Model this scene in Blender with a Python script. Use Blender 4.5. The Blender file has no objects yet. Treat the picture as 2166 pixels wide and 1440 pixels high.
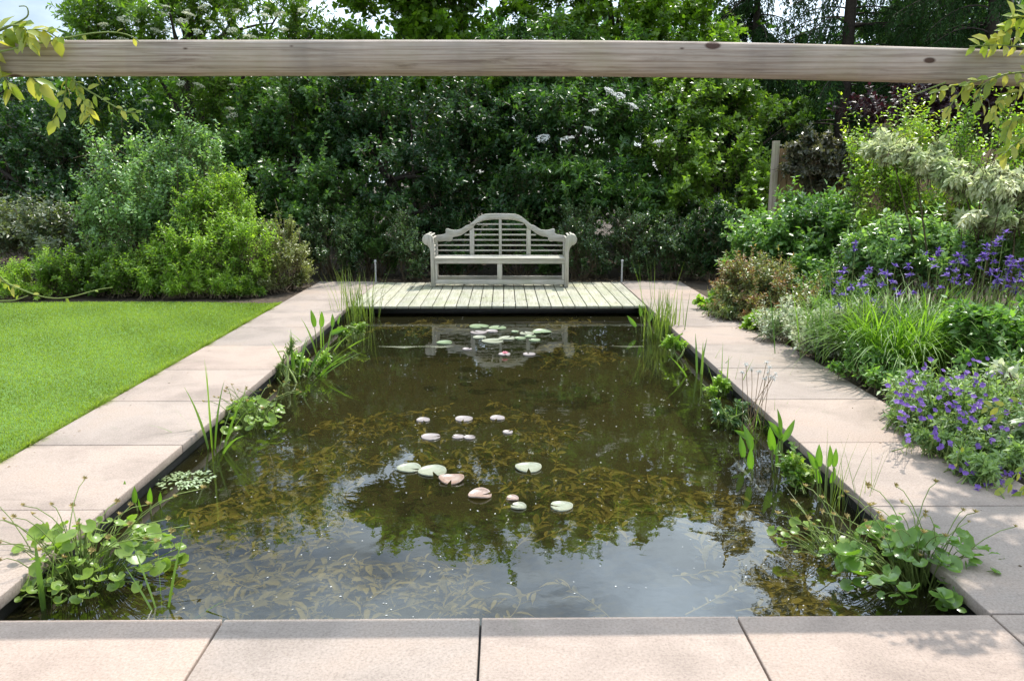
import bpy, math, random
import numpy as np
from mathutils import Matrix, Vector

random.seed(7)
RNG = np.random.default_rng(7)
R = math.radians
C = bpy.context.scene.collection

# ------------------------------------------------------------------ camera
FPX, PW, PH = 1645.0, 2166.0, 1440.0
CAM_Z, PITCH, YAW = 1.62, R(11.86), R(0.59)
cam_data = bpy.data.cameras.new('camera')
cam = bpy.data.objects.new('camera', cam_data); C.objects.link(cam)
cam_data.sensor_width = 36.0
cam_data.lens = 36.0 * FPX / PW
cam_data.clip_end = 600.0
cam_data.clip_start = 0.05
cam.location = (0, 0, CAM_Z)
cam.rotation_euler = (math.pi / 2 - PITCH, 0, -YAW)
bpy.context.scene.camera = cam

# ------------------------------------------------------------------ sky, sun, exposure
SUN_EL, SUN_AZ = R(60), R(31)          # azimuth measured from +Y towards +X
world = bpy.data.worlds.new('World'); bpy.context.scene.world = world
world.use_nodes = True
wn, wl = world.node_tree.nodes, world.node_tree.links
bg = wn['Background']; bg.inputs['Strength'].default_value = 0.12
sky = wn.new('ShaderNodeTexSky'); sky.sky_type = 'NISHITA'; sky.sun_disc = False
sky.sun_elevation = SUN_EL; sky.sun_rotation = SUN_AZ; sky.air_density = 1.0; sky.dust_density = 1.2
tc = wn.new('ShaderNodeTexCoord')
mp = wn.new('ShaderNodeMapping'); mp.inputs['Scale'].default_value = (1, 1, 2.2)
wl.new(tc.outputs['Generated'], mp.inputs['Vector'])
nz = wn.new('ShaderNodeTexNoise'); nz.inputs['Scale'].default_value = 2.1; nz.inputs['Detail'].default_value = 7
nz.inputs['Roughness'].default_value = 0.58
wl.new(mp.outputs['Vector'], nz.inputs['Vector'])
rp = wn.new('ShaderNodeValToRGB'); rp.color_ramp.elements[0].position = 0.34; rp.color_ramp.elements[1].position = 0.60
wl.new(nz.outputs['Fac'], rp.inputs['Fac'])
# clouds glow towards the sun (forward scattering)
dt = wn.new('ShaderNodeVectorMath'); dt.operation = 'DOT_PRODUCT'
wl.new(tc.outputs['Generated'], dt.inputs[0])
dt.inputs[1].default_value = (math.sin(SUN_AZ) * math.cos(SUN_EL), math.cos(SUN_AZ) * math.cos(SUN_EL), math.sin(SUN_EL))
cl_ = wn.new('ShaderNodeMath'); cl_.operation = 'MAXIMUM'; cl_.inputs[1].default_value = 0.0; wl.new(dt.outputs['Value'], cl_.inputs[0])
pw = wn.new('ShaderNodeMath'); pw.operation = 'POWER'; pw.inputs[1].default_value = 4.0; wl.new(cl_.outputs[0], pw.inputs[0])
ma = wn.new('ShaderNodeMath'); ma.operation = 'MULTIPLY_ADD'; ma.inputs[1].default_value = 32.0; ma.inputs[2].default_value = 11.0; wl.new(pw.outputs[0], ma.inputs[0])
cc = wn.new('ShaderNodeMixRGB'); cc.blend_type = 'MULTIPLY'; cc.inputs['Fac'].default_value = 1.0; cc.inputs['Color1'].default_value = (0.84, 0.985, 1.13, 1)
wl.new(ma.outputs[0], cc.inputs['Color2'])
mx = wn.new('ShaderNodeMixRGB'); wl.new(cc.outputs['Color'], mx.inputs['Color2'])
wl.new(rp.outputs['Color'], mx.inputs['Fac']); wl.new(sky.outputs['Color'], mx.inputs['Color1'])
wl.new(mx.outputs['Color'], bg.inputs['Color'])

sun_data = bpy.data.lights.new('sun', 'SUN'); sun_data.energy = 5.0; sun_data.angle = R(0.53)
sun_data.color = (1.0, 0.95, 0.87)
sun = bpy.data.objects.new('sun', sun_data); C.objects.link(sun)
sdir = Vector((math.sin(SUN_AZ) * math.cos(SUN_EL), math.cos(SUN_AZ) * math.cos(SUN_EL), math.sin(SUN_EL)))
sun.rotation_euler = sdir.to_track_quat('Z', 'Y').to_euler()
sun.location = sdir * 40
vs = bpy.context.scene.view_settings
vs.view_transform = 'Standard'; vs.look = 'None'; vs.gamma = 1.0; vs.exposure = 0.10; vs.use_curve_mapping = False
cy = bpy.context.scene.cycles
cy.use_denoising = True; cy.use_light_tree = False; cy.use_adaptive_sampling = True; cy.adaptive_threshold = 0.02; cy.adaptive_min_samples = 12
cy.max_bounces = 5; cy.diffuse_bounces = 2; cy.glossy_bounces = 2; cy.transmission_bounces = 2; cy.transparent_max_bounces = 8
cy.caustics_reflective = False; cy.caustics_refractive = False; cy.sample_clamp_indirect = 4.0

# ------------------------------------------------------------------ pixel helpers (photograph pixel -> place)
_f = np.array([math.sin(YAW) * math.cos(PITCH), math.cos(YAW) * math.cos(PITCH), -math.sin(PITCH)])
_r = np.array([math.cos(YAW), -math.sin(YAW), 0.0]); _u = np.cross(_r, _f)
def ray(px, py): return _f + _r * (px - PW / 2) / FPX - _u * (py - PH / 2) / FPX
def G(px, py, z=0.0):
    d = ray(px, py); t = (z - CAM_Z) / d[2]
    return np.array([d[0] * t, d[1] * t, z])
def P(px, py, Y):
    d = ray(px, py); t = Y / d[1]
    return np.array([d[0] * t, Y, CAM_Z + d[2] * t])
def ppm(Y): return FPX / (Y * math.cos(PITCH) + 0.33)

# ------------------------------------------------------------------ materials
def newmat(name):
    m = bpy.data.materials.new(name); m.use_nodes = True
    n, l = m.node_tree.nodes, m.node_tree.links
    return m, n, l, n['Principled BSDF'], n['Material Output']
def noise(n, l, scale, detail=5, rough=0.6, vec=None, dist=0.0):
    t = n.new('ShaderNodeTexNoise'); t.inputs['Scale'].default_value = scale
    t.inputs['Detail'].default_value = detail; t.inputs['Roughness'].default_value = rough
    t.inputs['Distortion'].default_value = dist
    if vec is not None: l.new(vec, t.inputs['Vector'])
    return t.outputs['Fac']
def pos(n, l, scale=(1, 1, 1)):
    g = n.new('ShaderNodeNewGeometry')
    m = n.new('ShaderNodeMapping'); m.inputs['Scale'].default_value = scale
    l.new(g.outputs['Position'], m.inputs['Vector']); return m.outputs['Vector']
def ramp(n, l, fac, stops):
    r = n.new('ShaderNodeValToRGB'); e = r.color_ramp.elements
    while len(e) < len(stops): e.new(0.5)
    for i, (p, c) in enumerate(stops):
        e[i].position = p; e[i].color = (c[0], c[1], c[2], 1)
    l.new(fac, r.inputs['Fac']); return r.outputs['Color']
def mix(n, l, a, b, fac, mode='MIX'):
    m = n.new('ShaderNodeMixRGB'); m.blend_type = mode
    for s, v in ((m.inputs['Color1'], a), (m.inputs['Color2'], b), (m.inputs['Fac'], fac)):
        if isinstance(v, (int, float)): s.default_value = v if s.type == 'VALUE' else (v, v, v, 1)
        elif isinstance(v, tuple): s.default_value = (v[0], v[1], v[2], 1)
        else: l.new(v, s)
    return m.outputs['Color']
def bump(n, l, b, h, strength, dist=0.01):
    bn = n.new('ShaderNodeBump'); bn.inputs['Strength'].default_value = strength; bn.inputs['Distance'].default_value = dist
    l.new(h, bn.inputs['Height']); l.new(bn.outputs['Normal'], b.inputs['Normal'])
def objrand(n):
    return n.new('ShaderNodeObjectInfo').outputs['Random']

def leafmat(name, c1, c2, rough=0.34, trans=0.42, spec=0.6, tcol=None, ctip=None):
    m, n, l, b, o = newmat(name)
    a = n.new('ShaderNodeAttribute'); a.attribute_name = 'tint'
    stops = [(0.0, c1), (0.8, c2)] if ctip is None else [(0.0, c1), (0.6, c2), (0.95, ctip)]
    col = ramp(n, l, a.outputs['Fac'], stops)
    l.new(col, b.inputs['Base Color']); b.inputs['Roughness'].default_value = rough
    b.inputs['Specular IOR Level'].default_value = spec
    t = n.new('ShaderNodeBsdfTranslucent')
    tc_ = mix(n, l, col, tcol if tcol else (1.5, 1.65, 0.55), 1.0, 'MULTIPLY')
    l.new(tc_, t.inputs['Color'])
    ms = n.new('ShaderNodeMixShader'); ms.inputs[0].default_value = trans
    l.new(b.outputs[0], ms.inputs[1]); l.new(t.outputs[0], ms.inputs[2]); l.new(ms.outputs[0], o.inputs['Surface'])
    return m
def plain(name, c, rough=0.6, var=0.25, scale=8, spec=0.3):
    m, n, l, b, o = newmat(name)
    f = noise(n, l, scale, 5, 0.6, pos(n, l))
    col = ramp(n, l, f, [(0.25, tuple(x * (1 - var) for x in c)), (0.75, tuple(x * (1 + var) for x in c))])
    l.new(col, b.inputs['Base Color']); b.inputs['Roughness'].default_value = rough
    b.inputs['Specular IOR Level'].default_value = spec
    bump(n, l, b, f, 0.3, 0.01)
    return m

def stone_mat():
    m, n, l, b, o = newmat('pink_sandstone')
    v = pos(n, l)
    sp = noise(n, l, 95, 3, 0.75, v)
    col = ramp(n, l, sp, [(0.30, (0.260, 0.212, 0.180)), (0.5, (0.352, 0.292, 0.252)), (0.72, (0.412, 0.348, 0.304))])
    big = noise(n, l, 1.6, 6, 0.65, v, 0.4)
    st = ramp(n, l, big, [(0.30, (0.72, 0.72, 0.72)), (0.52, (1, 1, 1)), (0.8, (1.08, 1.01, 0.95))])
    col = mix(n, l, col, st, 1.0, 'MULTIPLY')
    str_ = noise(n, l, 5, 6, 0.7, pos(n, l, (0.5, 2.2, 1)), 0.3)
    st2 = ramp(n, l, str_, [(0.28, (0.72, 0.71, 0.70)), (0.42, (1, 1, 1))])
    col = mix(n, l, col, st2, 0.6, 'MULTIPLY')
    rr = ramp(n, l, objrand(n), [(0, (0.88, 0.88, 0.87)), (0.5, (1, 0.98, 0.96)), (1, (1.07, 1.0, 0.95))])
    col = mix(n, l, col, rr, 1.0, 'MULTIPLY')
    spot = noise(n, l, 7.5, 3, 0.55, v, 1.2)
    col = mix(n, l, col, (0.13, 0.115, 0.10), ramp(n, l, spot, [(0.70, (0, 0, 0)), (0.80, (.55, .55, .55))]))
    moss = noise(n, l, 3.1, 6, 0.7, v, 0.8)
    col = mix(n, l, col, (0.20, 0.20, 0.13), ramp(n, l, moss, [(0.60, (0, 0, 0)), (0.78, (.45, .45, .45))]))
    l.new(col, b.inputs['Base Color']); b.inputs['Roughness'].default_value = 0.82
    b.inputs['Specular IOR Level'].default_value = 0.25
    h = noise(n, l, 60, 6, 0.7, v)
    bump(n, l, b, h, 0.18, 0.004)
    return m
def grain_mat(name, c1, c2, cs, algae=None, rough=0.75, knots=False, along='Y'):
    m, n, l, b, o = newmat(name)
    sc = {'X': (0.9, 14, 14), 'Y': (14, 0.9, 14), 'Z': (14, 14, 0.9)}[along]
    ob = n.new('ShaderNodeTexCoord')
    off = n.new('ShaderNodeVectorMath'); off.operation = 'ADD'
    g = n.new('ShaderNodeNewGeometry'); l.new(g.outputs['Position'], off.inputs[0])
    om = n.new('ShaderNodeVectorMath'); om.operation = 'SCALE'
    cx = n.new('ShaderNodeCombineXYZ'); rnd = objrand(n)
    for i in range(3): l.new(rnd, cx.inputs[i])
    l.new(cx.outputs[0], om.inputs[0]); om.inputs['Scale'].default_value = 30.0
    l.new(om.outputs[0], off.inputs[1])
    mp = n.new('ShaderNodeMapping'); mp.inputs['Scale'].default_value = sc
    l.new(off.outputs[0], mp.inputs['Vector'])
    g1 = noise(n, l, 3.2, 7, 0.68, mp.outputs[0], 0.6)
    col = ramp(n, l, g1, [(0.28, cs), (0.45, c1), (0.72, c2)])
    bl = noise(n, l, 2.2, 5, 0.6, off.outputs[0])
    col = mix(n, l, col, ramp(n, l, bl, [(0.3, (0.78, 0.79, 0.80)), (0.6, (1.04, 1.02, 1.0))]), 0.8, 'MULTIPLY')
    if algae:
        al = noise(n, l, 3.0, 5, 0.65, pos(n, l, (1.0, 1.0, 1.0)))
        col = mix(n, l, col, algae, ramp(n, l, al, [(0.45, (0, 0, 0)), (0.75, (0.55, 0.55, 0.55))]))
    rr = ramp(n, l, rnd, [(0, (0.90, 0.90, 0.90)), (1, (1.06, 1.05, 1.03))])
    col = mix(n, l, col, rr, 1.0, 'MULTIPLY')
    if knots:
        sx_ = n.new('ShaderNodeSeparateXYZ'); l.new(g.outputs['Position'], sx_.inputs[0])
        cx2 = n.new('ShaderNodeCombineXYZ')
        for src, dst, k_ in ((0, 0, 2.3), (2, 1, 5.0)):
            mm = n.new('ShaderNodeMath'); mm.operation = 'MULTIPLY'; mm.inputs[1].default_value = k_
            l.new(sx_.outputs[src], mm.inputs[0]); l.new(mm.outputs[0], cx2.inputs[dst])
        vo = n.new('ShaderNodeTexVoronoi'); vo.voronoi_dimensions = '2D'; vo.inputs['Scale'].default_value = 1.0
        l.new(cx2.outputs[0], vo.inputs['Vector'])
        sr = n.new('ShaderNodeSeparateColor'); l.new(vo.outputs['Color'], sr.inputs[0])
        dv = n.new('ShaderNodeMath'); dv.operation = 'MULTIPLY_ADD'; dv.inputs[1].default_value = -.09; dv.inputs[2].default_value = .055
        l.new(sr.outputs[0], dv.inputs[0])
        sb = n.new('ShaderNodeMath'); sb.operation = 'SUBTRACT'; l.new(vo.outputs['Distance'], sb.inputs[0]); l.new(dv.outputs[0], sb.inputs[1])
        kf = ramp(n, l, sb.outputs[0], [(0.022, (1, 1, 1)), (0.05, (0, 0, 0))])
        mc = n.new('ShaderNodeMapping'); mc.inputs['Scale'].default_value = (0.7, 30, 42); l.new(g.outputs['Position'], mc.inputs['Vector'])
        ck = noise(n, l, 1.0, 4, 0.6, mc.outputs[0], 0.3)
        col = mix(n, l, col, (0.09, 0.065, 0.05), ramp(n, l, ck, [(0.30, (.8, .8, .8)), (0.345, (0, 0, 0))]))
        mf = n.new('ShaderNodeMapping'); mf.inputs['Scale'].default_value = (1.6, 90, 150); l.new(g.outputs['Position'], mf.inputs['Vector'])
        fg = noise(n, l, 1.0, 3, 0.55, mf.outputs[0], 0.4)
        col = mix(n, l, col, ramp(n, l, fg, [(0.36, (.62, .57, .53)), (0.50, (1.05, 1.05, 1.05))]), .55, 'MULTIPLY')
        stn = noise(n, l, 1.6, 4, 0.6, pos(n, l, (1.3, 1, .25)))
        col = mix(n, l, col, (0.17, 0.155, 0.14), ramp(n, l, stn, [(0.52, (0, 0, 0)), (0.75, (.55, .55, .55))]))
        col = mix(n, l, col, (0.10, 0.06, 0.045), kf)
        ring = n.new('ShaderNodeTexWave'); ring.wave_type = 'BANDS'; ring.bands_direction = 'Z'
        ring.inputs['Scale'].default_value = 9; ring.inputs['Distortion'].default_value = 3.5; ring.inputs['Detail'].default_value = 3
        ring.inputs['Detail Scale'].default_value = 0.6
        mk2 = n.new('ShaderNodeMapping'); mk2.inputs['Scale'].default_value = (0.22, 1, 1.4)
        l.new(g.outputs['Position'], mk2.inputs['Vector']); l.new(mk2.outputs[0], ring.inputs['Vector'])
        col = mix(n, l, col, ramp(n, l, ring.outputs['Fac'], [(0.0, (0.78, 0.72, 0.66)), (0.35, (1, 1, 1))]), 0.7, 'MULTIPLY')
    l.new(col, b.inputs['Base Color']); b.inputs['Roughness'].default_value = rough
    b.inputs['Specular IOR Level'].default_value = 0.25
    bump(n, l, b, g1, 0.35, 0.004)
    return m

def water_mat():
    m, n, l, b, o = newmat('pond_water')
    n.remove(b)
    v = pos(n, l, (1, 1, 1))
    w1 = noise(n, l, 3.2, 2, 0.5, v, 0.4)
    w2 = noise(n, l, 22, 2, 0.5, v)
    ad = n.new('ShaderNodeMath'); ad.operation = 'MULTIPLY_ADD'; ad.inputs[1].default_value = 0.10
    l.new(w2, ad.inputs[0]); l.new(w1, ad.inputs[2])
    bn = n.new('ShaderNodeBump'); bn.inputs['Strength'].default_value = 0.16; bn.inputs['Distance'].default_value = 0.012
    l.new(ad.outputs[0], bn.inputs['Height'])
    gl = n.new('ShaderNodeBsdfGlossy'); gl.inputs['Roughness'].default_value = 0.0; gl.inputs['Color'].default_value = (0.94, 0.97, 1.0, 1)
    tr = n.new('ShaderNodeBsdfTransparent'); tr.inputs['Color'].default_value = (0.74, 0.69, 0.46, 1)
    df = n.new('ShaderNodeBsdfDiffuse'); df.inputs['Color'].default_value = (0.060, 0.055, 0.021, 1)     # silt held in the water
    mu = n.new('ShaderNodeMixShader'); mu.inputs[0].default_value = 0.20
    l.new(tr.outputs[0], mu.inputs[1]); l.new(df.outputs[0], mu.inputs[2])
    fr = n.new('ShaderNodeFresnel'); fr.inputs['IOR'].default_value = 1.75
    l.new(bn.outputs[0], fr.inputs['Normal']); l.new(bn.outputs[0], gl.inputs['Normal'])
    ms = n.new('ShaderNodeMixShader')
    l.new(fr.outputs[0], ms.inputs[0]); l.new(mu.outputs[0], ms.inputs[1]); l.new(gl.outputs[0], ms.inputs[2])
    l.new(ms.outputs[0], o.inputs['Surface'])
    return m

M = {}
M['stone'] = stone_mat()
M['deck'] = grain_mat('weathered_decking', (0.37, 0.355, 0.275), (0.50, 0.485, 0.395), (0.17, 0.16, 0.115), (0.24, 0.27, 0.11), along='Y')
M['teak'] = grain_mat('silvered_teak', (0.46, 0.435, 0.385), (0.60, 0.57, 0.51), (0.25, 0.22, 0.19), (0.33, 0.35, 0.22), along='X')
M['teak_z'] = grain_mat('silvered_teak_upright', (0.46, 0.435, 0.385), (0.60, 0.57, 0.51), (0.25, 0.22, 0.19), (0.33, 0.35, 0.20), along='Z')
M['beam'] = grain_mat('pine_beam', (0.52, 0.435, 0.37), (0.66, 0.57, 0.495), (0.27, 0.205, 0.165), (0.42, 0.38, 0.24), knots=True, along='X')
M['post'] = grain_mat('pine_post', (0.40, 0.33, 0.27), (0.52, 0.44, 0.37), (0.26, 0.20, 0.16), (0.25, 0.28, 0.12), along='Z')
M['fence'] = grain_mat('fence_board', (0.34, 0.23, 0.13), (0.44, 0.32, 0.20), (0.18, 0.12, 0.07), None, along='Z')
M['water'] = water_mat()
M['basin'] = plain('pond_mud', (0.035, 0.034, 0.014), 0.9, 0.35, 3)
M['liner'] = plain('pond_liner', (0.018, 0.017, 0.015), 0.6, 0.3, 20)
M['soil'] = plain('border_soil', (0.075, 0.055, 0.038), 0.95, 0.45, 22)
M['turf'] = plain('lawn_turf', (0.09, 0.165, 0.026), 0.9, 0.35, 25)
M['metal'] = plain('galvanised_metal', (0.42, 0.42, 0.41), 0.4, 0.1, 30)
M['weedstem'] = plain('pondweed_stem', (0.30, 0.26, 0.08), 0.7, 0.2, 30)
M['bark'] = plain('tree_bark', (0.055, 0.044, 0.034), 0.95, 0.45, 25)
M['stem'] = plain('woody_stem', (0.13, 0.10, 0.06), 0.8, 0.3, 30)
M['gstem'] = plain('green_stem', (0.20, 0.26, 0.07), 0.6, 0.25, 30)
M['rstem'] = plain('reddish_stem', (0.24, 0.16, 0.08), 0.6, 0.25, 30)
M['grass'] = leafmat('lawn_grass', (0.145, 0.205, 0.024), (0.310, 0.400, 0.066), 0.38, 0.40, 0.5)
M['elder'] = leafmat('elder_leaf', (0.073, 0.143, 0.025), (0.212, 0.336, 0.052), 0.32, 0.48, 0.38)
M['lime'] = leafmat('lime_leaf', (0.076, 0.156, 0.018), (0.227, 0.362, 0.035), 0.32, 0.50, 0.38)
M['dark'] = leafmat('dark_hedge_leaf', (0.017, 0.051, 0.017), (0.055, 0.119, 0.036), 0.30, 0.38, 0.30)
M['mid'] = leafmat('hedge_leaf', (0.031, 0.086, 0.025), (0.113, 0.215, 0.048), 0.30, 0.44, 0.32)
M['silver'] = leafmat('silvery_leaf', (0.110, 0.217, 0.087), (0.337, 0.503, 0.199), 0.30, 0.40, 0.60)
M['bright'] = leafmat('bright_leaf', (0.124, 0.248, 0.036), (0.402, 0.561, 0.083), 0.32, 0.46, 0.50)
M['brownish'] = leafmat('box_leaf', (0.119, 0.147, 0.048), (0.350, 0.378, 0.140), 0.30, 0.36, 0.55)
M['pinkgrey'] = leafmat('grey_leaf', (0.068, 0.101, 0.054), (0.223, 0.250, 0.149), 0.32, 0.36, 0.50)
M['glossy'] = leafmat('glossy_leaf', (0.038, 0.089, 0.032), (0.142, 0.230, 0.084), 0.26, 0.33, 0.65)
M['privet'] = leafmat('privet_leaf', (0.099, 0.203, 0.027), (0.305, 0.472, 0.061), 0.30, 0.46, 0.50, None, (0.42, 0.47, 0.07))
M['viburnum'] = leafmat('viburnum_leaf', (0.060, 0.143, 0.039), (0.236, 0.398, 0.105), 0.30, 0.42, 0.55)
M['variegated'] = leafmat('cream_edged_leaf', (0.33, 0.43, 0.18), (0.87, 0.87, 0.62), 0.40, 0.46, 0.4, (1.06, 1.1, 0.78))
M['euonymus'] = leafmat('white_edged_leaf', (0.175, 0.285, 0.087), (0.880, 0.880, 0.713), 0.40, 0.33, 0.4, (1.1, 1.1, 0.8))
M['spirea'] = leafmat('spirea_leaf', (0.111, 0.176, 0.058), (0.338, 0.377, 0.143), 0.32, 0.40, 0.50, (1.3, 1.3, 0.6), (0.33, 0.150, 0.070))
M['purple_leaf'] = leafmat('purple_leaf', (0.020, 0.008, 0.012), (0.055, 0.020, 0.028), 0.4, 0.3, 0.5, (1.5, 0.9, 0.9))
M['climber'] = leafmat('climber_leaf', (0.055, 0.070, 0.040), (0.187, 0.164, 0.109), 0.34, 0.3)
M['spruce'] = leafmat('spruce_needle', (0.014, 0.040, 0.013), (0.050, 0.105, 0.030), 0.75, 0.15, 0.12)
M['blade'] = leafmat('sword_blade', (0.087, 0.178, 0.040), (0.254, 0.376, 0.066), 0.40, 0.42)
M['lily_grass'] = leafmat('arching_blade', (0.065, 0.155, 0.020), (0.230, 0.375, 0.062), 0.46, 0.42, 0.4)
M['rush'] = leafmat('rush_blade', (0.110, 0.170, 0.040), (0.240, 0.310, 0.085), 0.45, 0.35)
M['caltha'] = leafmat('marigold_leaf', (0.095, 0.198, 0.037), (0.291, 0.396, 0.061), 0.32, 0.42)
M['caltha2'] = leafmat('deep_marigold_leaf', (0.062, 0.155, 0.030), (0.185, 0.305, 0.050), 0.25, 0.36)
M['ponte'] = leafmat('spear_leaf', (0.080, 0.190, 0.022), (0.210, 0.380, 0.045), 0.30, 0.45)
M['geranium'] = leafmat('geranium_leaf', (0.129, 0.223, 0.085), (0.362, 0.489, 0.202), 0.45, 0.36)
M['wisteria'] = leafmat('wisteria_leaf', (0.240, 0.345, 0.046), (0.546, 0.529, 0.115), 0.36, 0.45, 0.5, (1.3, 1.25, 0.6))
M['violet'] = leafmat('violet_petal', (0.105, 0.050, 0.28), (0.28, 0.155, 0.52), 0.55, 0.35, 0.3, (1.2, 1.0, 1.3))
M['iris_violet'] = leafmat('iris_petal', (0.085, 0.050, 0.26), (0.25, 0.165, 0.50), 0.55, 0.35, 0.3, (1.2, 1.0, 1.3))
M['cream'] = leafmat('cream_floret', (0.60, 0.60, 0.42), (0.80, 0.80, 0.66), 0.7, 0.30, 0.2, (1, 1, 0.9))
M['white'] = leafmat('white_tuft', (0.72, 0.72, 0.68), (0.85, 0.85, 0.82), 0.7, 0.3, 0.2, (1, 1, 1))
M['seed'] = leafmat('seed_head', (0.26, 0.19, 0.07), (0.45, 0.38, 0.14), 0.6, 0.2, 0.3, (1.2, 1.1, 0.7))
M['pink'] = leafmat('pink_petal', (0.75, 0.22, 0.30), (0.85, 0.45, 0.50), 0.5, 0.3, 0.3, (1, 1, 1))
M['weed'] = leafmat('pondweed_leaf', (0.205, 0.185, 0.052), (0.46, 0.405, 0.145), 0.6, 0.25, 0.2, (1, 1, 0.7))
M['litter'] = leafmat('leaf_litter', (0.10, 0.07, 0.04), (0.30, 0.21, 0.12), 0.8, 0.1, 0.2, (1, 1, 1))
def padmat(name, c1, c2):
    m, n, l, b, o = newmat(name)
    f = noise(n, l, 14, 4, 0.6, pos(n, l))
    col = ramp(n, l, f, [(0.3, c1), (0.7, c2)])
    bl = noise(n, l, 38, 3, 0.6, pos(n, l))
    col = mix(n, l, col, (0.10, 0.065, 0.03), ramp(n, l, bl, [(0.64, (0, 0, 0)), (0.72, (.75, .75, .75))]))
    l.new(col, b.inputs['Base Color']); bump(n, l, b, bl, .4, .004)
    b.inputs['Roughness'].default_value = 0.38; b.inputs['Specular IOR Level'].default_value = 0.6
    return m
M['pad_green'] = padmat('green_lily_pad', (0.143, 0.203, 0.098), (0.225, 0.277, 0.150))
M['pad_grey'] = padmat('grey_green_lily_pad', (0.21, 0.225, 0.15), (0.31, 0.315, 0.225))
M['pad_mauve'] = padmat('mauve_lily_pad', (0.235, 0.195, 0.185), (0.33, 0.285, 0.270))
M['pad_red'] = padmat('reddish_lily_pad', (0.26, 0.15, 0.10), (0.36, 0.28, 0.23))
M['haw'] = leafmat('water_hawthorn_leaf', (0.20, 0.30, 0.13), (0.44, 0.50, 0.28), 0.35, 0.2)

# ------------------------------------------------------------------ mesh helpers
class MB:
    def __init__(s): s.V = []; s.F = []; s.T = []; s.n = 0
    def add(s, V, F, tint=None):
        V = np.asarray(V, float).reshape(-1, 3); F = np.asarray(F, int)
        s.V.append(V); s.F.append(F + s.n); s.n += len(V)
        s.T.append(np.full(len(V), 0.5) if tint is None else np.broadcast_to(np.asarray(tint, float), (len(V),)).copy())
        return s
    def mesh(s, name, mat, smooth=False, origin=(0, 0, 0)):
        me = bpy.data.meshes.new(name)
        V = np.concatenate(s.V) - np.asarray(origin, float)
        me.vertices.add(len(V)); me.vertices.foreach_set('co', V.astype(np.float32).ravel())
        loops = np.concatenate([f.ravel() for f in s.F])
        tot = np.concatenate([np.full(len(f), f.shape[1]) for f in s.F])
        me.loops.add(len(loops)); me.loops.foreach_set('vertex_index', loops.astype(np.int32))
        me.polygons.add(len(tot))
        me.polygons.foreach_set('loop_start', (np.cumsum(tot) - tot).astype(np.int32))
        me.polygons.foreach_set('loop_total', tot.astype(np.int32))
        if smooth: me.polygons.foreach_set('use_smooth', np.ones(len(tot), bool))
        me.update(calc_edges=True)
        a = me.attributes.new('tint', 'FLOAT', 'POINT'); a.data.foreach_set('value', np.concatenate(s.T).astype(np.float32))
        if mat: me.materials.append(mat)
        return me
    def obj(s, name, mat, parent=None, smooth=False, origin=None, kind=None):
        org = origin if origin is not None else (tuple(wloc(parent)) if parent else (0, 0, 0))
        o = bpy.data.objects.new(name, s.mesh(name, mat, smooth, org)); C.objects.link(o)
        if parent: o.parent = parent
        else: o.location = org
        if kind: o['kind'] = kind
        return o
def wloc(o):
    v = Vector((0, 0, 0))
    while o is not None: v += o.location; o = o.parent
    return v
def tag(o, label, cat, group=None, kind=None):
    o['label'] = label; o['category'] = cat
    if group: o['group'] = group
    if kind: o['kind'] = kind
    return o
def thing(name, label, cat, loc, group=None):
    o = bpy.data.objects.new(name, None); C.objects.link(o); o.location = tuple(float(x) for x in loc)
    o.empty_display_size = 0.1
    return tag(o, label, cat, group)
def struct(o): o['kind'] = 'structure'; return o
def place(name, me, parent, loc, xdir=(1, 0, 0), nrm=(0, 0, 1), s=1.0, label=None):
    """a child that shares mesh data: its local x along xdir, z near nrm"""
    o = bpy.data.objects.new(name, me); C.objects.link(o)
    x = Vector(xdir).normalized(); z = Vector(nrm); z = (z - x * z.dot(x))
    if z.length < 1e-4: z = x.orthogonal()
    z.normalize(); y = z.cross(x)
    m = Matrix((x, y, z)).transposed().to_4x4()
    sc = s if isinstance(s, tuple) else (s, s, s)
    m = m @ Matrix.Diagonal((*sc, 1))
    base = wloc(parent) if parent else Vector((0, 0, 0))
    m.translation = Vector(tuple(float(q) for q in loc)) - base
    if parent: o.parent = parent
    o.matrix_local = m
    if label: o['label'] = label
    return o
BOXF = np.array([[0, 1, 2, 3], [7, 6, 5, 4], [0, 4, 5, 1], [1, 5, 6, 2], [2, 6, 7, 3], [3, 7, 4, 0]])
def box(x0, x1, y0, y1, z0, z1):
    return np.array([[x0, y0, z0], [x0, y1, z0], [x1, y1, z0], [x1, y0, z0], [x0, y0, z1], [x0, y1, z1], [x1, y1, z1], [x1, y0, z1]], float)
def boxobj(name, b, mat, parent=None, bevel=0.003, origin=None):
    V = box(*b)
    c = V.mean(0) if origin is None else np.array(origin)
    mb = MB().add(V, BOXF); base = wloc(parent) if parent else Vector((0, 0, 0))
    o = bpy.data.objects.new(name, mb.mesh(name, mat, False, c)); C.objects.link(o)
    if parent: o.parent = parent
    o.location = Vector(tuple(c)) - base
    if bevel:
        m = o.modifiers.new('bevel', 'BEVEL'); m.width = bevel; m.segments = 2; m.limit_method = 'ANGLE'
    return o
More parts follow.
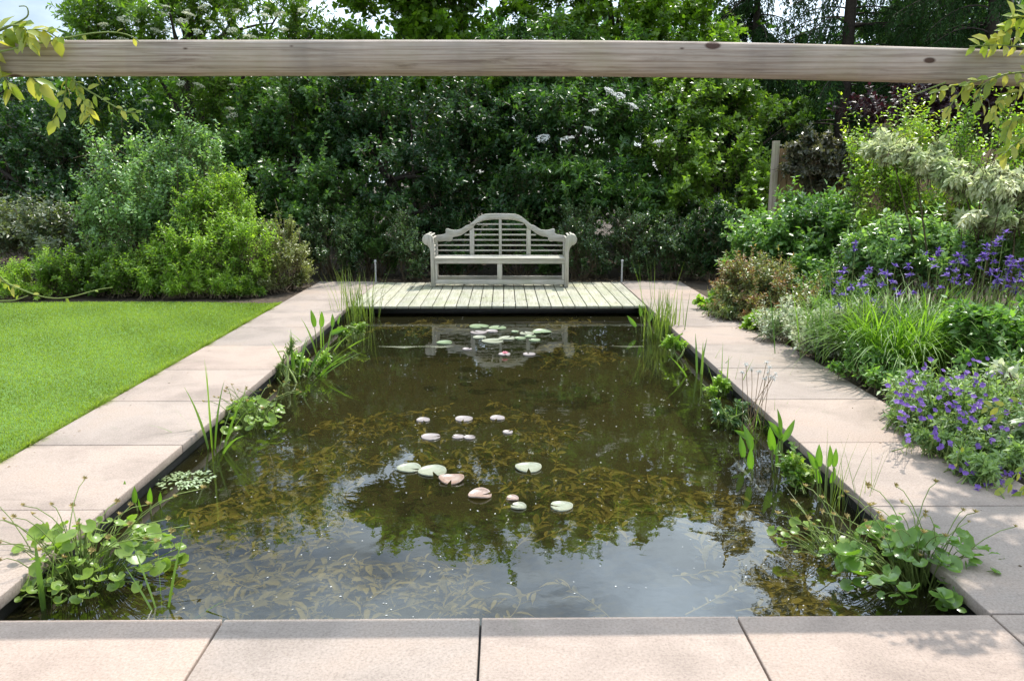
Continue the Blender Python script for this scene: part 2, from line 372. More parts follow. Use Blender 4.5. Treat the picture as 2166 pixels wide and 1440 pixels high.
def tube(mb, pts, rad, sides=6, tint=None, cap=True):
    pts = np.asarray(pts, float); k = len(pts); rad = np.broadcast_to(np.asarray(rad, float), (k,))
    t = np.gradient(pts, axis=0); t /= np.linalg.norm(t, axis=1, keepdims=True) + 1e-9
    a = np.where(np.abs(t[:, 2:3]) > 0.9, np.array([[1.0, 0, 0]]), np.array([[0, 0, 1.0]]))
    u = np.cross(t, a); u /= np.linalg.norm(u, axis=1, keepdims=True) + 1e-9; v = np.cross(t, u)
    an = np.linspace(0, 2 * np.pi, sides, endpoint=False)
    ring = pts[:, None] + rad[:, None, None] * (np.cos(an)[None, :, None] * u[:, None] + np.sin(an)[None, :, None] * v[:, None])
    F = []
    for i in range(k - 1):
        for j in range(sides):
            j2 = (j + 1) % sides
            F.append([i * sides + j, i * sides + j2, (i + 1) * sides + j2, (i + 1) * sides + j])
    mb.add(ring.reshape(-1, 3), F, tint)
def tubes(mb, poly, r0, r1, tint=0.5):
    """many thin three-sided stems at once; poly (n,k,3)"""
    n, k, _ = poly.shape
    t = np.gradient(poly, axis=1); t /= np.linalg.norm(t, axis=2, keepdims=True) + 1e-9
    ref = np.array([0.37, 0.21, 0.9]); ref /= np.linalg.norm(ref)
    u = np.cross(t, ref); u /= np.linalg.norm(u, axis=2, keepdims=True) + 1e-9; v = np.cross(t, u)
    rr = np.linspace(1, 0, k)[None, :, None] * (np.asarray(r0) - np.asarray(r1)) + np.asarray(r1)
    V = np.stack([poly + rr * (math.cos(a) * u + math.sin(a) * v) for a in (0, 2.094, 4.189)], 2)   # n,k,3,3
    idx = np.arange(n * k * 3).reshape(n, k, 3)
    F = []
    for j in range(3):
        j2 = (j + 1) % 3
        F.append(np.stack([idx[:, :-1, j], idx[:, :-1, j2], idx[:, 1:, j2], idx[:, 1:, j]], -1).reshape(-1, 4))
    mb.add(V.reshape(-1, 3), np.concatenate(F), tint)
def nrmz(a): return a / (np.linalg.norm(a, axis=-1, keepdims=True) + 1e-9)
LEAF2 = (np.array([[0, 0, 0], [.42, .5, .07], [1, 0, -.06], [.42, -.5, .07]]), np.array([[0, 1, 2], [0, 2, 3]]))
OVAL = (np.array([[0, 0, 0], [.3, 0, .0], [.65, 0, -.03], [1, 0, -.14], [.28, .42, .07], [.65, .40, .03], [.28, -.42, .07], [.65, -.40, .03]]),
        [np.array([[0, 4, 1], [2, 5, 3], [0, 1, 6], [2, 3, 7]]), np.array([[1, 4, 5, 2], [1, 2, 7, 6]])])
def leaves(mb, Pt, D, N, L, W, tint, tmpl=LEAF2):
    TV, TF = tmpl
    x = nrmz(D); z = N - x * (N * x).sum(-1, keepdims=True); z = nrmz(z); y = np.cross(z, x)
    L = np.broadcast_to(np.asarray(L, float), (len(Pt),))[:, None, None]; W = np.broadcast_to(np.asarray(W, float), (len(Pt),))[:, None, None]
    V = Pt[:, None] + TV[None, :, 0:1] * L * x[:, None] + TV[None, :, 1:2] * W * y[:, None] + TV[None, :, 2:3] * L * z[:, None]
    k = len(TV); n = len(Pt); offs = (np.arange(n) * k)[:, None, None]
    T = np.repeat(np.broadcast_to(np.asarray(tint, float), (n,)), k)
    TFs = TF if isinstance(TF, list) else [TF]
    base = mb.n
    mb.V.append(V.reshape(-1, 3)); mb.T.append(T); mb.n += n * k
    for f in TFs: mb.F.append((offs + f[None]).reshape(-1, f.shape[1]) + base)
def bez(b, c, e, k):
    t = np.linspace(0, 1, k)[None, :, None]
    return (1 - t) ** 2 * b[:, None] + 2 * t * (1 - t) * c[:, None] + t * t * e[:, None]
def along(poly, m, u0, rng, ang=(0.7, 1.2), upn=0.8):
    """m leaf seats on every stem"""
    n, k, _ = poly.shape
    u = u0 + (1 - u0) * (np.arange(m)[None] + rng.random((n, m))) / m
    f = np.clip(u * (k - 1), 0, k - 1.001); i = f.astype(int); fr = (f - i)[..., None]
    r = np.arange(n)[:, None]
    p = poly[r, i] * (1 - fr) + poly[r, i + 1] * fr
    t = nrmz(poly[r, i + 1] - poly[r, i])
    ph = np.arange(m)[None] * 2.399 + rng.random((n, 1)) * 6.28 + rng.normal(0, .4, (n, m))
    a = np.cross(t, np.array([0.3, 0.2, 0.93])); a = nrmz(a); b = np.cross(t, a)
    rad = np.cos(ph)[..., None] * a + np.sin(ph)[..., None] * b
    al = rng.uniform(ang[0], ang[1], (n, m))[..., None]
    D = t * np.cos(al) + rad * np.sin(al)
    N = np.array([0, -.22, upn]) + t * 0.35 + rng.normal(0, .55, (n, m, 3))
    return p.reshape(-1, 3), D.reshape(-1, 3), N.reshape(-1, 3), u.reshape(-1)

def shrub(name, label, cat, lobes, n, m, L, W, mat, sl=0.5, up=0.45, droop=0.0, seed=1, group=None, stem_mat='stem',
          base=None, zmin=-0.35, shell=(0.55, 1.06), u0=0.15, trunk=0.0, twig=0.004, back=0.35, part='foliage', ang=(0.7, 1.2), tmpl=LEAF2, tipcol=False, leafdroop=0.15,
          per=14, cl=.16, rough=.10, flat=.75, leaders=.03, nstem=5):
    rng = np.random.default_rng(seed)
    lb = np.array([[*c, *r] for c, r in lobes], float)
    if base is None:
        base = lb[:, :3].mean(0).copy(); base[2] = 0.0
    base = np.asarray(base, float); zf = base[2]
    root = thing(name, label, cat, base, group)
    ar = lb[:, 3] * lb[:, 5] + lb[:, 3] * lb[:, 4] + lb[:, 4] * lb[:, 5]
    # clusters of shoots on an uneven envelope, gaps between them, and a sparser fill inside
    K = max(6, int(n / per))
    ci = rng.choice(len(lb), size=K * 6, p=ar / ar.sum()); cd = nrmz(rng.normal(size=(K * 6, 3)))
    cr = shell[0] + (shell[1] - shell[0]) * rng.random(K * 6) ** 0.4 + rng.normal(0, rough, K * 6)
    cp = lb[ci, :3] + cd * lb[ci, 3:] * cr[:, None]
    ok = (cd[:, 2] > zmin) & (cp[:, 2] > zf + 0.03) & ((cd[:, 1] < 0.45) | (rng.random(K * 6) < back))
    for j in range(len(lb)):
        q = (cp - lb[j, :3]) / lb[j, 3:]
        ok &= (ci == j) | ((q * q).sum(1) > 0.5)
    if not ok.any(): ok[:] = True
    sel = np.nonzero(ok)[0][:K]; cp, cd, ci = cp[sel], cd[sel], ci[sel]; K = len(sel)
    k_ = rng.integers(0, K, n)
    csz = (cl * np.cbrt(lb[ci, 3] * lb[ci, 4] * lb[ci, 5]) * rng.uniform(.6, 1.4, K))[k_, None]
    tip = cp[k_] + rng.normal(0, 1, (n, 3)) * csz * np.array([1, 1, flat])
    out = nrmz(cd[k_] / lb[ci[k_], 3:])
    fill = rng.random(n) < 0.16
    tip = np.where(fill[:, None], lb[ci[k_], :3] + (tip - lb[ci[k_], :3]) * rng.uniform(.35, .8, (n, 1)), tip)
    lead = (rng.random(n) < leaders) & (out[:, 2] > .15)
    tip[:, 2] = np.maximum(tip[:, 2], zf + 0.03)
    g = nrmz(out * (1 - up) + np.array([0, 0, up]) + (tip - cp[k_]) / (csz * 4) + rng.normal(0, .12, out.shape))
    tip = tip + np.where(lead, sl * rng.uniform(.3, .8, n), 0)[:, None] * nrmz(g * .5 + np.array([0, 0, .6]))
    ln = (sl * rng.uniform(.65, 1.3, len(tip)) * np.where(lead, 1.5, 1))[:, None]
    b = tip - g * ln; b[:, 2] = np.maximum(b[:, 2], zf - (.04 if zf < 0 else 0))
    c = b + g * ln * 0.55 + np.array([0, 0, 1]) * ln * droop * 0.6
    e = tip - np.array([0, 0, 1]) * ln * droop
    e[:, 2] = np.maximum(e[:, 2], zf + 0.015)
    poly = bez(b, c, e, 5)
    mb = MB(); tubes(mb, poly[:, ::2], twig, twig * 0.4)
    st = mb.obj('twigs', M[stem_mat], root, kind='stuff')
    pt, D, N, u = along(poly, m, u0, rng, ang)
    D[:, 2] -= leafdroop
    clump = np.repeat(rng.normal(0, .18, K)[k_] + rng.normal(0, .10, n), m)
    tn = np.clip(0.42 + clump + rng.normal(0, .15, len(pt)), 0.02, 0.78)
    if tipcol: tn = np.where((u > 0.72) & (np.repeat(tip[:, 2], m) > lb[:, 2].min()), np.clip(tn + .42 * rng.random(len(tn)), 0, 1), tn)
    fm = MB(); s_ = rng.uniform(.55, 1.4, len(pt)); f_ = 1.02 if trunk > 0 else 1.0; L *= f_; W *= f_
    leaves(fm, pt, D, N, L * s_, W * s_ * rng.uniform(.85, 1.15, len(pt)), tn, tmpl)
    fo = fm.obj(part, M[mat], root)
    # main stems from the ground to the lobes
    tm = MB()
    if trunk > 0:
        top = lb[np.argmax(lb[:, 2]), :3]
        pts = bez(np.array([[base[0], base[1], -0.1]]), np.array([[base[0] * .6 + top[0] * .4, base[1], top[2] * .5]]), top[None], 8)[0]
        tube(tm, pts, np.linspace(trunk, trunk * .35, 8), 8)
        for j in range(len(lb)):
            for q in range(3):
                s0 = pts[rng.integers(2, 6)]; e0 = lb[j, :3] + rng.normal(0, .45, 3) * lb[j, 3:]
                c0 = (s0 + e0) / 2 + np.array([0, 0, .25])
                tube(tm, bez(s0[None], c0[None], e0[None], 6)[0], np.linspace(trunk * .45, trunk * .1, 6), 5)
        tm.obj('trunk', M['bark'], root)
    else:
        for j in range(len(lb)):
            for q in range(nstem):
                s0 = base + np.array([*(rng.normal(0, .12, 2)), 0]); s0[2] = zf - 0.03
                s0[:2] = s0[:2] * .5 + lb[j, :2] * .5
                e0 = lb[j, :3] + rng.normal(0, .4, 3) * lb[j, 3:]
                c0 = (s0 + e0) / 2 + rng.normal(0, .08, 3)
                tube(tm, bez(s0[None], c0[None], e0[None], 5)[0], np.linspace(.014, .005, 5), 5)
        tm.obj('stem', M[stem_mat], root)
    return root
def Lb(px, py, Y, rx, ry, dy):
    s = ppm(Y); c = P(px, py, Y)
    return (c, (rx / s, dy, ry / s))

def blade_pts(b, az, lean, bend, H, k=7):
    """centre lines of blades that rise and arch over; returns (n,k,3) and the sideways vectors"""
    n = len(b); t = np.linspace(0, 1, k)
    th = lean[:, None] + bend[:, None] * t[None] ** 1.6
    ds = (H / (k - 1))[:, None]
    hx = np.concatenate([np.zeros((n, 1)), np.cumsum(np.sin(th[:, 1:]) * ds, 1)], 1)
    hz = np.concatenate([np.zeros((n, 1)), np.cumsum(np.cos(th[:, 1:]) * ds, 1)], 1)
    d = np.stack([np.cos(az), np.sin(az), np.zeros(n)], -1)
    p = b[:, None] + hx[..., None] * d[:, None] + hz[..., None] * np.array([0, 0, 1.0])
    return p, np.stack([-np.sin(az), np.cos(az), np.zeros(n)], -1)
def ribbons(mb, p, side, W, tint, prof=None, twist=None):
    n, k, _ = p.shape
    t = np.linspace(0, 1, k)
    pr = (np.minimum(1, 0.55 + 1.2 * t) * np.clip((1 - t) * 2.2, 0.02, 1)) if prof is None else prof
    w = np.asarray(W)[:, None, None] * pr[None, :, None] * 0.5
    s = side[:, None]
    V = np.stack([p + s * w, p - s * w], 2)
    idx = np.arange(n * k * 2).reshape(n, k, 2)
    F = np.stack([idx[:, :-1, 0], idx[:, :-1, 1], idx[:, 1:, 1], idx[:, 1:, 0]], -1).reshape(-1, 4)
    mb.add(V.reshape(-1, 3), F, np.repeat(np.broadcast_to(np.asarray(tint, float), (n,)), k * 2))

# ================================================================== THE SETTING
WZ = -0.13                                   # water level
PX0, PX1, PY0, PY1 = -1.99, 1.84, 2.655, 9.87   # pond opening between the copings
LX, RX = -2.93, 2.80                         # outer edges of the side paths
# ground: one big sheet with the pond cut out
g = MB(); z = -0.03; S = 220
xs = [-S, PX0 - .05, PX1 + .05, S]; ys = [-S, PY0 - .05, 10.3, S]
for i in range(3):
    for j in range(3):
        if i == 1 and j == 1: continue
        g.add([[xs[i], ys[j], z], [xs[i + 1], ys[j], z], [xs[i + 1], ys[j + 1], z], [xs[i], ys[j + 1], z]], [[0, 1, 2, 3]])
struct(g.obj('ground', M['soil']))
# pond basin: walls and muddy bed
b = MB(); x0, x1, y0, y1, zb = PX0 - .04, PX1 + .04, PY0 - .04, 10.3, -0.62
for q in ([[x0, y0, -.035], [x0, y1, -.035], [x0, y1, zb], [x0, y0, zb]], [[x1, y0, -.035], [x1, y1, -.035], [x1, y1, zb], [x1, y0, zb]],
          [[x0, y0, -.035], [x1, y0, -.035], [x1, y0, zb], [x0, y0, zb]], [[x0, y1, -.035], [x1, y1, -.035], [x1, y1, zb], [x0, y1, zb]]):
    b.add(q, [[0, 1, 2, 3]])
pond_wall = struct(b.obj('pond_wall', M['liner']))
nx, ny = 24, 46
gx, gy = np.meshgrid(np.linspace(x0, x1, nx), np.linspace(y0, y1, ny), indexing='ij')
gz = zb + 0.05 * np.sin(gx * 2.1 + 1) * np.sin(gy * 1.3) + RNG.normal(0, .012, gx.shape) + .02
idx = np.arange(nx * ny).reshape(nx, ny)
fb = MB().add(np.stack([gx, gy, gz], -1).reshape(-1, 3), np.stack([idx[:-1, :-1], idx[1:, :-1], idx[1:, 1:], idx[:-1, 1:]], -1).reshape(-1, 4))
struct(fb.obj('pond_bed', M['basin'], smooth=True))
w = MB().add([[x0 + .002, y0 + .002, WZ], [x1 - .002, y0 + .002, WZ], [x1 - .002, y1 - .002, WZ], [x0 + .002, y1 - .002, WZ]], [[0, 1, 2, 3]])
struct(w.obj('water', M['water']))
# paving of large slabs round the pond
paving = bpy.data.objects.new('paving', None); C.objects.link(paving); struct(paving)
GAP = 0.004
def slab(xa, xb, ya, yb):
    o = boxobj('slab', (xa + GAP, xb - GAP, ya + GAP, yb - GAP, -0.055, RNG.uniform(-.0015, .0015)), M['stone'], paving, 0.005)
yj = [PY0 + 0.0] + [3.64 + .962 * k for k in range(10)]
for a, c in zip(yj[:-1], yj[1:]):
    slab(LX, PX0, a, c); slab(PX1, RX, a, c)
xj = [-3.96, -2.99, -2.02, -1.055, -.09, .875, PX1, RX, 3.77, 4.74]
for r0, r1 in ((1.69, PY0), (.725, 1.69)):
    for a, c in zip(xj[:-1], xj[1:]): slab(a, c, r0, r1)
# mortar bed under the slabs (dark joints)
mbed = MB()
for (xa, xb, ya, yb) in ((LX + .01, PX0 - .012, PY0, 12.28), (PX1 + .012, RX - .01, PY0, 12.28), (-3.95, 4.73, .73, PY0 - .012)):
    mbed.add([[xa, ya, -.0285], [xb, ya, -.0285], [xb, yb, -.0285], [xa, yb, -.0285]], [[0, 1, 2, 3]])
mbed.obj('joint_bed', M['liner'], paving)
# lawn
def lawn_far(x): return 10.27 + 0.10 * math.sin(x * 0.9) + (0.0 if x < -4.0 else -0.05 * (x + 4))
lw = MB(); xs_ = np.linspace(-16, LX - .012, 40); far = np.array([lawn_far(x) for x in xs_])
V = np.concatenate([np.stack([xs_, np.full(40, -6.0), np.full(40, -.016)], -1), np.stack([xs_, far, np.full(40, -.016)], -1)])
lw.add(V, [[i, i + 1, 41 + i, 40 + i] for i in range(39)])
lawn = lw.obj('lawn', M['turf']); struct(lawn)
n = 230000
gy = 3.4 + RNG.random(n) * 7.0; gx = LX - .006 - (.012 + .012 * np.sin(gy * 5.3) * np.sin(gy * 2.1) + .008 * np.sin(gy * 17)) - 8.2 * RNG.random(n) ** 1.25
keep = (gy < 10.25 + 0.10 * np.sin(gx * .9)) & (gx > -0.72 * gy - 1.2)
gx, gy = gx[keep], gy[keep]; n = len(gx)
az = RNG.random(n) * 6.28; H = RNG.uniform(.012, .027, n); ln = RNG.uniform(.1, .75, n); wd = RNG.uniform(.0022, .0042, n) * (0.7 + gy * .09)
bp = np.stack([gx, gy, np.full(n, -.018)], -1)
sd = np.stack([-np.sin(az), np.cos(az), np.zeros(n)], -1) * wd[:, None]
tp = bp + np.stack([np.cos(az) * np.sin(ln), np.sin(az) * np.sin(ln), np.cos(ln)], -1) * H[:, None]
patch = 0.44 + .20 * np.sin(gx * .8 + gy * .9) * np.sin(gx * 2.3 - gy * 3.1) + .22 * np.sin(gx * 1.7 + np.sin(gy * 1.1) * 2) * np.sin(gy * 1.9 + 1) + .10 * np.sin(gx * 6 + gy * 5)
gm = MB(); gm.add(np.stack([bp - sd, bp + sd, tp], 1).reshape(-1, 3), np.arange(3 * n).reshape(n, 3), np.repeat(np.clip(patch + RNG.normal(0, .14, n), 0, .8), 3))
# longer wisps hanging over the path edge
ne = 8500; ey = 3.3 + RNG.random(ne) * 6.95
eb = np.stack([LX - .02 - RNG.random(ne) ** 2 * .06, ey, np.full(ne, -.016)], -1)
p_, s_ = blade_pts(eb, RNG.normal(0, .9, ne), RNG.uniform(.3, 1.2, ne), RNG.uniform(.2, 1.0, ne), RNG.uniform(.03, .13, ne) * (.35 + .7 * np.abs(np.sin(ey * 3.1) * np.sin(ey * 7.7))), 4)
ribbons(gm, p_, s_, RNG.uniform(.003, .005, ne), np.clip(RNG.normal(.5, .2, ne), 0, .8))
go = gm.obj('grass', M['grass']); tag(go, 'short bright green mown grass beside the pale path', 'grass', kind='stuff')

# ================================================================== DECK
deck = thing('deck', 'pale weathered plank deck carrying the bench at the far end of the pond', 'deck', (-.07, 11.0, 0))
pitch = .1528; nb = 25; xd0 = PX0 + .004
for i in range(nb):
    xa = xd0 + i * pitch
    boxobj('plank', (xa, xa + pitch - .011, 9.85 + RNG.uniform(-.006, .006), 12.16, -.030, RNG.uniform(-.001, .002)), M['deck'], deck, 0.003)
boxobj('joist', (xd0, PX1 - .01, 9.90, 9.96, -.105, -.034), M['liner'], deck, 0)
boxobj('joist', (xd0, PX1 - .01, 11.0, 11.06, -.105, -.034), M['liner'], deck, 0)

# ================================================================== BENCH
def make_bench():
    bx, by = -.065, 11.58
    root = thing('garden_bench', 'long silver-grey wooden bench with arched slatted back and scrolled arms on the deck', 'bench', (bx, by, 0.004))
    def bb(name, x0, x1, y0, y1, z0, z1, up=False, bev=.004):
        return boxobj(name, (bx + x0, bx + x1, by + y0, by + y1, .004 + z0, .004 + z1), M['teak_z' if up else 'teak'], root, bev)
    def extr(name, prof, y0, y1, up=False, bev=.004):
        prof = np.array(prof); k = len(prof)
        V = np.concatenate([np.stack([bx + prof[:, 0], np.full(k, by + y0), .004 + prof[:, 1]], -1), np.stack([bx + prof[:, 0], np.full(k, by + y1), .004 + prof[:, 1]], -1)])
        mb = MB(); mb.V.append(V); mb.T.append(np.full(2 * k, .5)); mb.n = 2 * k
        mb.F.append(np.arange(k)[None]); mb.F.append((np.arange(k)[::-1] + k)[None])
        mb.F.append(np.array([[i, k + i, k + (i + 1) % k, (i + 1) % k] for i in range(k)]))
        o = mb.obj(name, M['teak_z' if up else 'teak'], root)
        m = o.modifiers.new('bevel', 'BEVEL'); m.width = bev; m.segments = 1; m.limit_method = 'ANGLE'; m.angle_limit = R(35)
        return o
    HW = 1.03                                                     # half width at the legs
    # front legs that swell outward into the scrolled arm
    for s in (-1, 1):
        pr = [(HW - .058, 0), (HW, 0), (HW, .52), (HW + .012, .58), (HW + .045, .625)]
        cx_, cz_, rr = HW + .035, .705, .083
        for a in np.linspace(-70, 190, 15): pr.append((cx_ + rr * math.cos(R(a)), cz_ + rr * math.sin(R(a))))
        pr += [(HW - .055, .66), (HW - .058, .58)]
        pr = [(s * x, z_) for x, z_ in pr]
        if s > 0: pr = pr[::-1]
        extr('leg', pr, 0, .055, True)
        # scrolled arm: a roll of slats running back to the rear leg
        for a in (-35, 5, 45, 85, 125, 165):
            ax, az_ = cx_ + (rr - .012) * math.cos(R(a)), cz_ + (rr - .012) * math.sin(R(a))
            bb('arm_slat', s * ax - .016, s * ax + .016, .058, .50, az_ - .010, az_ + .010)
        bb('rear_leg', s * (HW - .03) - .032, s * (HW - .03) + .032, .46, .52, 0, .70, True)
        bb('side_rail', s * (HW - .03) - .022, s * (HW - .03) + .022, .058, .458, .345, .405)
        bb('side_rail', s * (HW - .03) - .022, s * (HW - .03) + .022, .058, .458, .05, .11)
        for zz in (.47, .53, .59): bb('arm_slat', s * (HW - .03) - .011, s * (HW - .03) + .011, .058, .458, zz - .012, zz + .012)
        bb('inner_leg', s * (HW - .080) - .018, s * (HW - .080) + .018, .010, .050, .112, .350, True)
    bb('apron', -HW + .06, HW - .06, .006, .036, .352, .418)
    bb('stretcher', -HW + .06, HW - .06, .012, .045, .042, .108)
    bb('stretcher', -HW + .035, HW - .035, .47, .505, .052, .112)
    bb('middle_leg', -.036, .036, .014, .052, .110, .351, True)
    bb('middle_leg', -.030, .030, .475, .51, .0, .39, True)
    for i in range(6): bb('seat_slat', -HW + .06, HW - .06, -.012 + i * .079, .055 + i * .079, .4195, .4395, bev=.003)
    # back
    yb = .470
    for i in range(6):
        zz = .504 + .0805 * i
        half = [HW - .065, HW - .065, .74, .55, .42, .36][i]
        bb('back_slat', -half, half, yb + .008, yb + .022, zz - .011, zz + .011, bev=.002)
    for x, w_, zt in ((-.437, .034, .845), (.437, .034, .845), (0, .021, .98)):
        bb('back_upright', x - w_, x + w_, yb - .004, yb + .034, .442, zt, True)
    top = [(0, 1.068), (.21, 1.066), (.30, 1.040), (.39, .972), (.47, .900), (.525, .888), (.56, .862), (.62, .826), (.69, .815), (.75, .820), (.82, .845), (.845, .825), (.835, .772), (.88, .748), (.985, .735), (1.005, .735)]
    bot = [(1.005, .640), (.93, .640), (.84, .652), (.775, .640), (.735, .662), (.738, .712), (.64, .722), (.56, .760), (.49, .815), (.42, .830), (.395, .895), (.34, .935), (.25, .965), (.12, .978), (0, .980)]
    def sm(pts):                                                  # soften the curve with one corner-cutting pass
        o = [pts[0]]
        for a_, b_ in zip(pts[:-1], pts[1:]):
            o += [(a_[0] * .75 + b_[0] * .25, a_[1] * .75 + b_[1] * .25), (a_[0] * .25 + b_[0] * .75, a_[1] * .25 + b_[1] * .75)]
        return o + [pts[-1]]
    top, bot = sm(top), sm(bot)
    prof = [(-x, z_) for x, z_ in top[::-1]] + top[1:] + bot[:-1] + [(-x, z_) for x, z_ in bot[::-1]]
    extr('top_rail', prof, yb - .008, yb + .040)
    return root
bench = make_bench()
bench.rotation_euler.z = R(-1.0)

# ================================================================== PERGOLA
per = thing('pergola', 'long pine pergola beam with knots spanning above the pond', 'pergola', (0, 3.61, 0))
BY = 3.61
def beam_mesh():
    mb = MB(); k = 40
    xs = np.linspace(-3.15, 3.35, k)
    zt = 2.209 - .0063 * (xs - 0) - .0045 * xs ** 2 + .003 * np.sin(xs * 1.7); zb = zt - .165
    c = .016
    ring = [(-.001, -c), (c * .35, 0), (.046, 0), (.050, -c * .4), (.050, -.147), (.024, -.147), (0, -.122)]   # y, z below the top
    V = []
    for i, x in enumerate(xs):
        for (yy, zz) in ring: V.append([x, BY + yy, zt[i] + zz])
    r_ = len(ring); F = [[i * r_ + j, i * r_ + (j + 1) % r_, (i + 1) * r_ + (j + 1) % r_, (i + 1) * r_ + j] for i in range(k - 1) for j in range(r_)]
    mb.add(np.array(V), F)
    mb.F.append(np.arange(r_)[None][:, ::-1]); mb.F.append((np.arange(r_) + (k - 1) * r_)[None])
    return mb
beam_mesh().obj('beam', M['beam'], per)
for x in (-3.03, 3.02):
    boxobj('post', (x - .05, x + .05, BY + .08, BY + .18, -.03, 2.35), M['post'], per, .004)
boxobj('joint_plate', (2.515, 2.521, BY - .006, BY + .051, 2.05, 2.195), M['liner'], per, 0)

# ================================================================== FENCE
FY = 12.3
fence = thing('board_fence', 'brown vertical board fence with a pale end post half hidden by shrubs', 'fence', (5.6, FY, 0))
xf = P(1637, 360, FY)[0]
boxobj('post', (xf - .045, xf + .045, FY - .07, FY + .03, -.05, 2.16), M['post'], fence, .004)
for i in range(22):
    xa = xf + .06 + i * .165
    boxobj('board', (xa, xa + .155, FY + (.0 if i % 2 else .012), FY + (.02 if i % 2 else .032), .03, 2.04 + RNG.uniform(-.01, .01)), M['fence'], fence, .002)
boxobj('rail', (xf + .05, xf + 3.7, FY + .034, FY + .075, .5, .58), M['fence'], fence, 0)
boxobj('rail', (xf + .05, xf + 3.7, FY + .034, FY + .075, 1.6, 1.68), M['fence'], fence, 0)

# ================================================================== LIGHT POSTS by the deck
for (px, lab) in ((795, 'slim grey metal post at the back of the deck, beside the rush clump side'), (1315, 'slim grey metal post at the back of the deck, beside the tall reed side')):
    x = P(px, 590, 12.22)[0]
    t_ = thing('garden_post', lab, 'post', (x, 12.22, 0), 'slim posts behind the deck')
    mb = MB(); tube(mb, [[x, 12.22, -.03], [x, 12.22, .31]], [.014, .014], 10); mb.obj('shaft', M['metal'], t_, True)
    mb = MB(); tube(mb, [[x, 12.22, .31], [x, 12.22, .318], [x, 12.22, .345], [x, 12.22, .35]], [.019, .020, .020, .002], 10); mb.obj('cap', M['metal'], t_, True)

# ================================================================== TREES AND HEDGE (background)
def umbel_mesh(name, rad, n, seed, mat):
    rng = np.random.default_rng(seed); a = rng.random(n) * 6.28; r_ = rad * np.sqrt(rng.random(n))
    p = np.stack([r_ * np.cos(a), r_ * np.sin(a), -.22 * r_ * r_ / rad + rng.normal(0, .006, n)], -1)
    D = nrmz(rng.normal(size=(n, 3)) * np.array([1, 1, .4])); N = np.array([0, 0, 1.]) + rng.normal(0, .35, (n, 3))
    mb = MB(); leaves(mb, p - D * .011, D, N, .022, .020, rng.random(n) * .8)
    for i in range(5):
        e = np.array([.6 * rad * math.cos(i * 1.257), .6 * rad * math.sin(i * 1.257), -.01])
        tube(mb, [[0, 0, -.09], e], [.003, .002], 3, 0.0)
    return mb.mesh(name, mat)
UMB = umbel_mesh('flower_head', .085, 110, 3, M['cream'])
UMB2 = umbel_mesh('white_flower_head', .075, 90, 4, M['white'])
def flowers_on(root, pts, me, tilt=.5, seed=0, s=(.7, 1.2)):
    rng = np.random.default_rng(seed)
    for p in pts:
        nn = Vector((rng.normal(0, .2), -tilt + rng.normal(0, .15), 1))
        place('flower_head', me, root, p, Vector((math.cos(rng.random() * 6), math.sin(rng.random() * 6), 0)), nn, rng.uniform(*s))

def Lh(px, py, Y, rx, ry, dy):
    Y = Y + max(0.0, 350 - py) * .0034 - (0.25 if py > 380 else 0.0)
    return Lb(px, py, Y, rx, ry, dy)
# elder, left
el = shrub('elder_tree', 'flowering elder tree with cream flower plates above the beam at the upper left', 'tree',
    [Lh(300, 120, 15.4, 170, 150, 1.2), Lh(500, 70, 15.6, 190, 150, 1.3), Lh(420, 290, 15.0, 200, 150, 1.1), Lh(620, 150, 15.5, 120, 110, 1.0), Lh(410, -40, 16.4, 180, 100, 1.0), Lh(590, -20, 16.6, 90, 80, .9)],
    2300, 15, .115, .048, 'elder', sl=.55, up=.3, droop=.15, seed=11, trunk=.14, part='crown', per=20, cl=.15, rough=.19, base=(-6.0, 15.6, 0))
fl = [(250, 82), (262, 38), (280, 40), (350, 12), (345, 27), (352, 62), (392, 22), (430, 12), (400, 28), (385, 42), (418, 65), (260, 84), (500, 20), (560, 15), (560, 30), (600, 60), (640, 20), (490, 62), (530, 75), (445, 45), (382, 175), (312, 212), (488, 228), (490, 242), (422, 178), (494, 178), (470, 40), (330, 62), (218, 50), (590, 28)]
flowers_on(el, [P(x, y, 13.95 + max(0, 350 - y) * .0034 + .03 * (i % 7)) for i, (x, y) in enumerate(fl)], UMB, .55, 5, (.9, 1.5))
shrub('hawthorn_tree', 'dark green hawthorn at the far left end of the hedge', 'tree',
    [Lh(40, 300, 15.0, 170, 160, 1.0), Lh(-90, 180, 15.6, 150, 120, 1.0), Lh(170, 360, 14.6, 150, 150, .9), Lh(70, 430, 14.2, 160, 110, .8)],
    1700, 15, .075, .045, 'dark', sl=.45, up=.35, seed=12, trunk=.11, part='crown', per=20, cl=.15, rough=.19)
shrub('hazel_tree', 'dark hazel in the hedge behind the tall silvery shrub', 'tree',
    [Lh(520, 380, 14.4, 150, 150, .9), Lh(660, 280, 14.8, 160, 150, 1.0), Lh(640, 430, 13.9, 150, 110, .8), Lh(400, 440, 14.0, 120, 120, .8)],
    1900, 15, .080, .052, 'mid', sl=.45, up=.3, seed=13, trunk=.1, part='crown', per=20, cl=.15, rough=.19)
shrub('maple_tree', 'bright green maple rising behind the beam at the middle of the hedge', 'tree',
    [Lh(860, 60, 15.8, 120, 150, 1.1), Lh(960, 90, 15.6, 110, 150, 1.1), Lh(900, 220, 15.2, 170, 110, 1.0), Lh(1010, -50, 16.8, 120, 110, 1.0), Lh(880, -80, 17.0, 130, 100, 1.0)],
    2300, 14, .120, .085, 'lime', sl=.55, up=.3, droop=.1, seed=14, trunk=.14, part='crown', per=20, cl=.15, rough=.19)
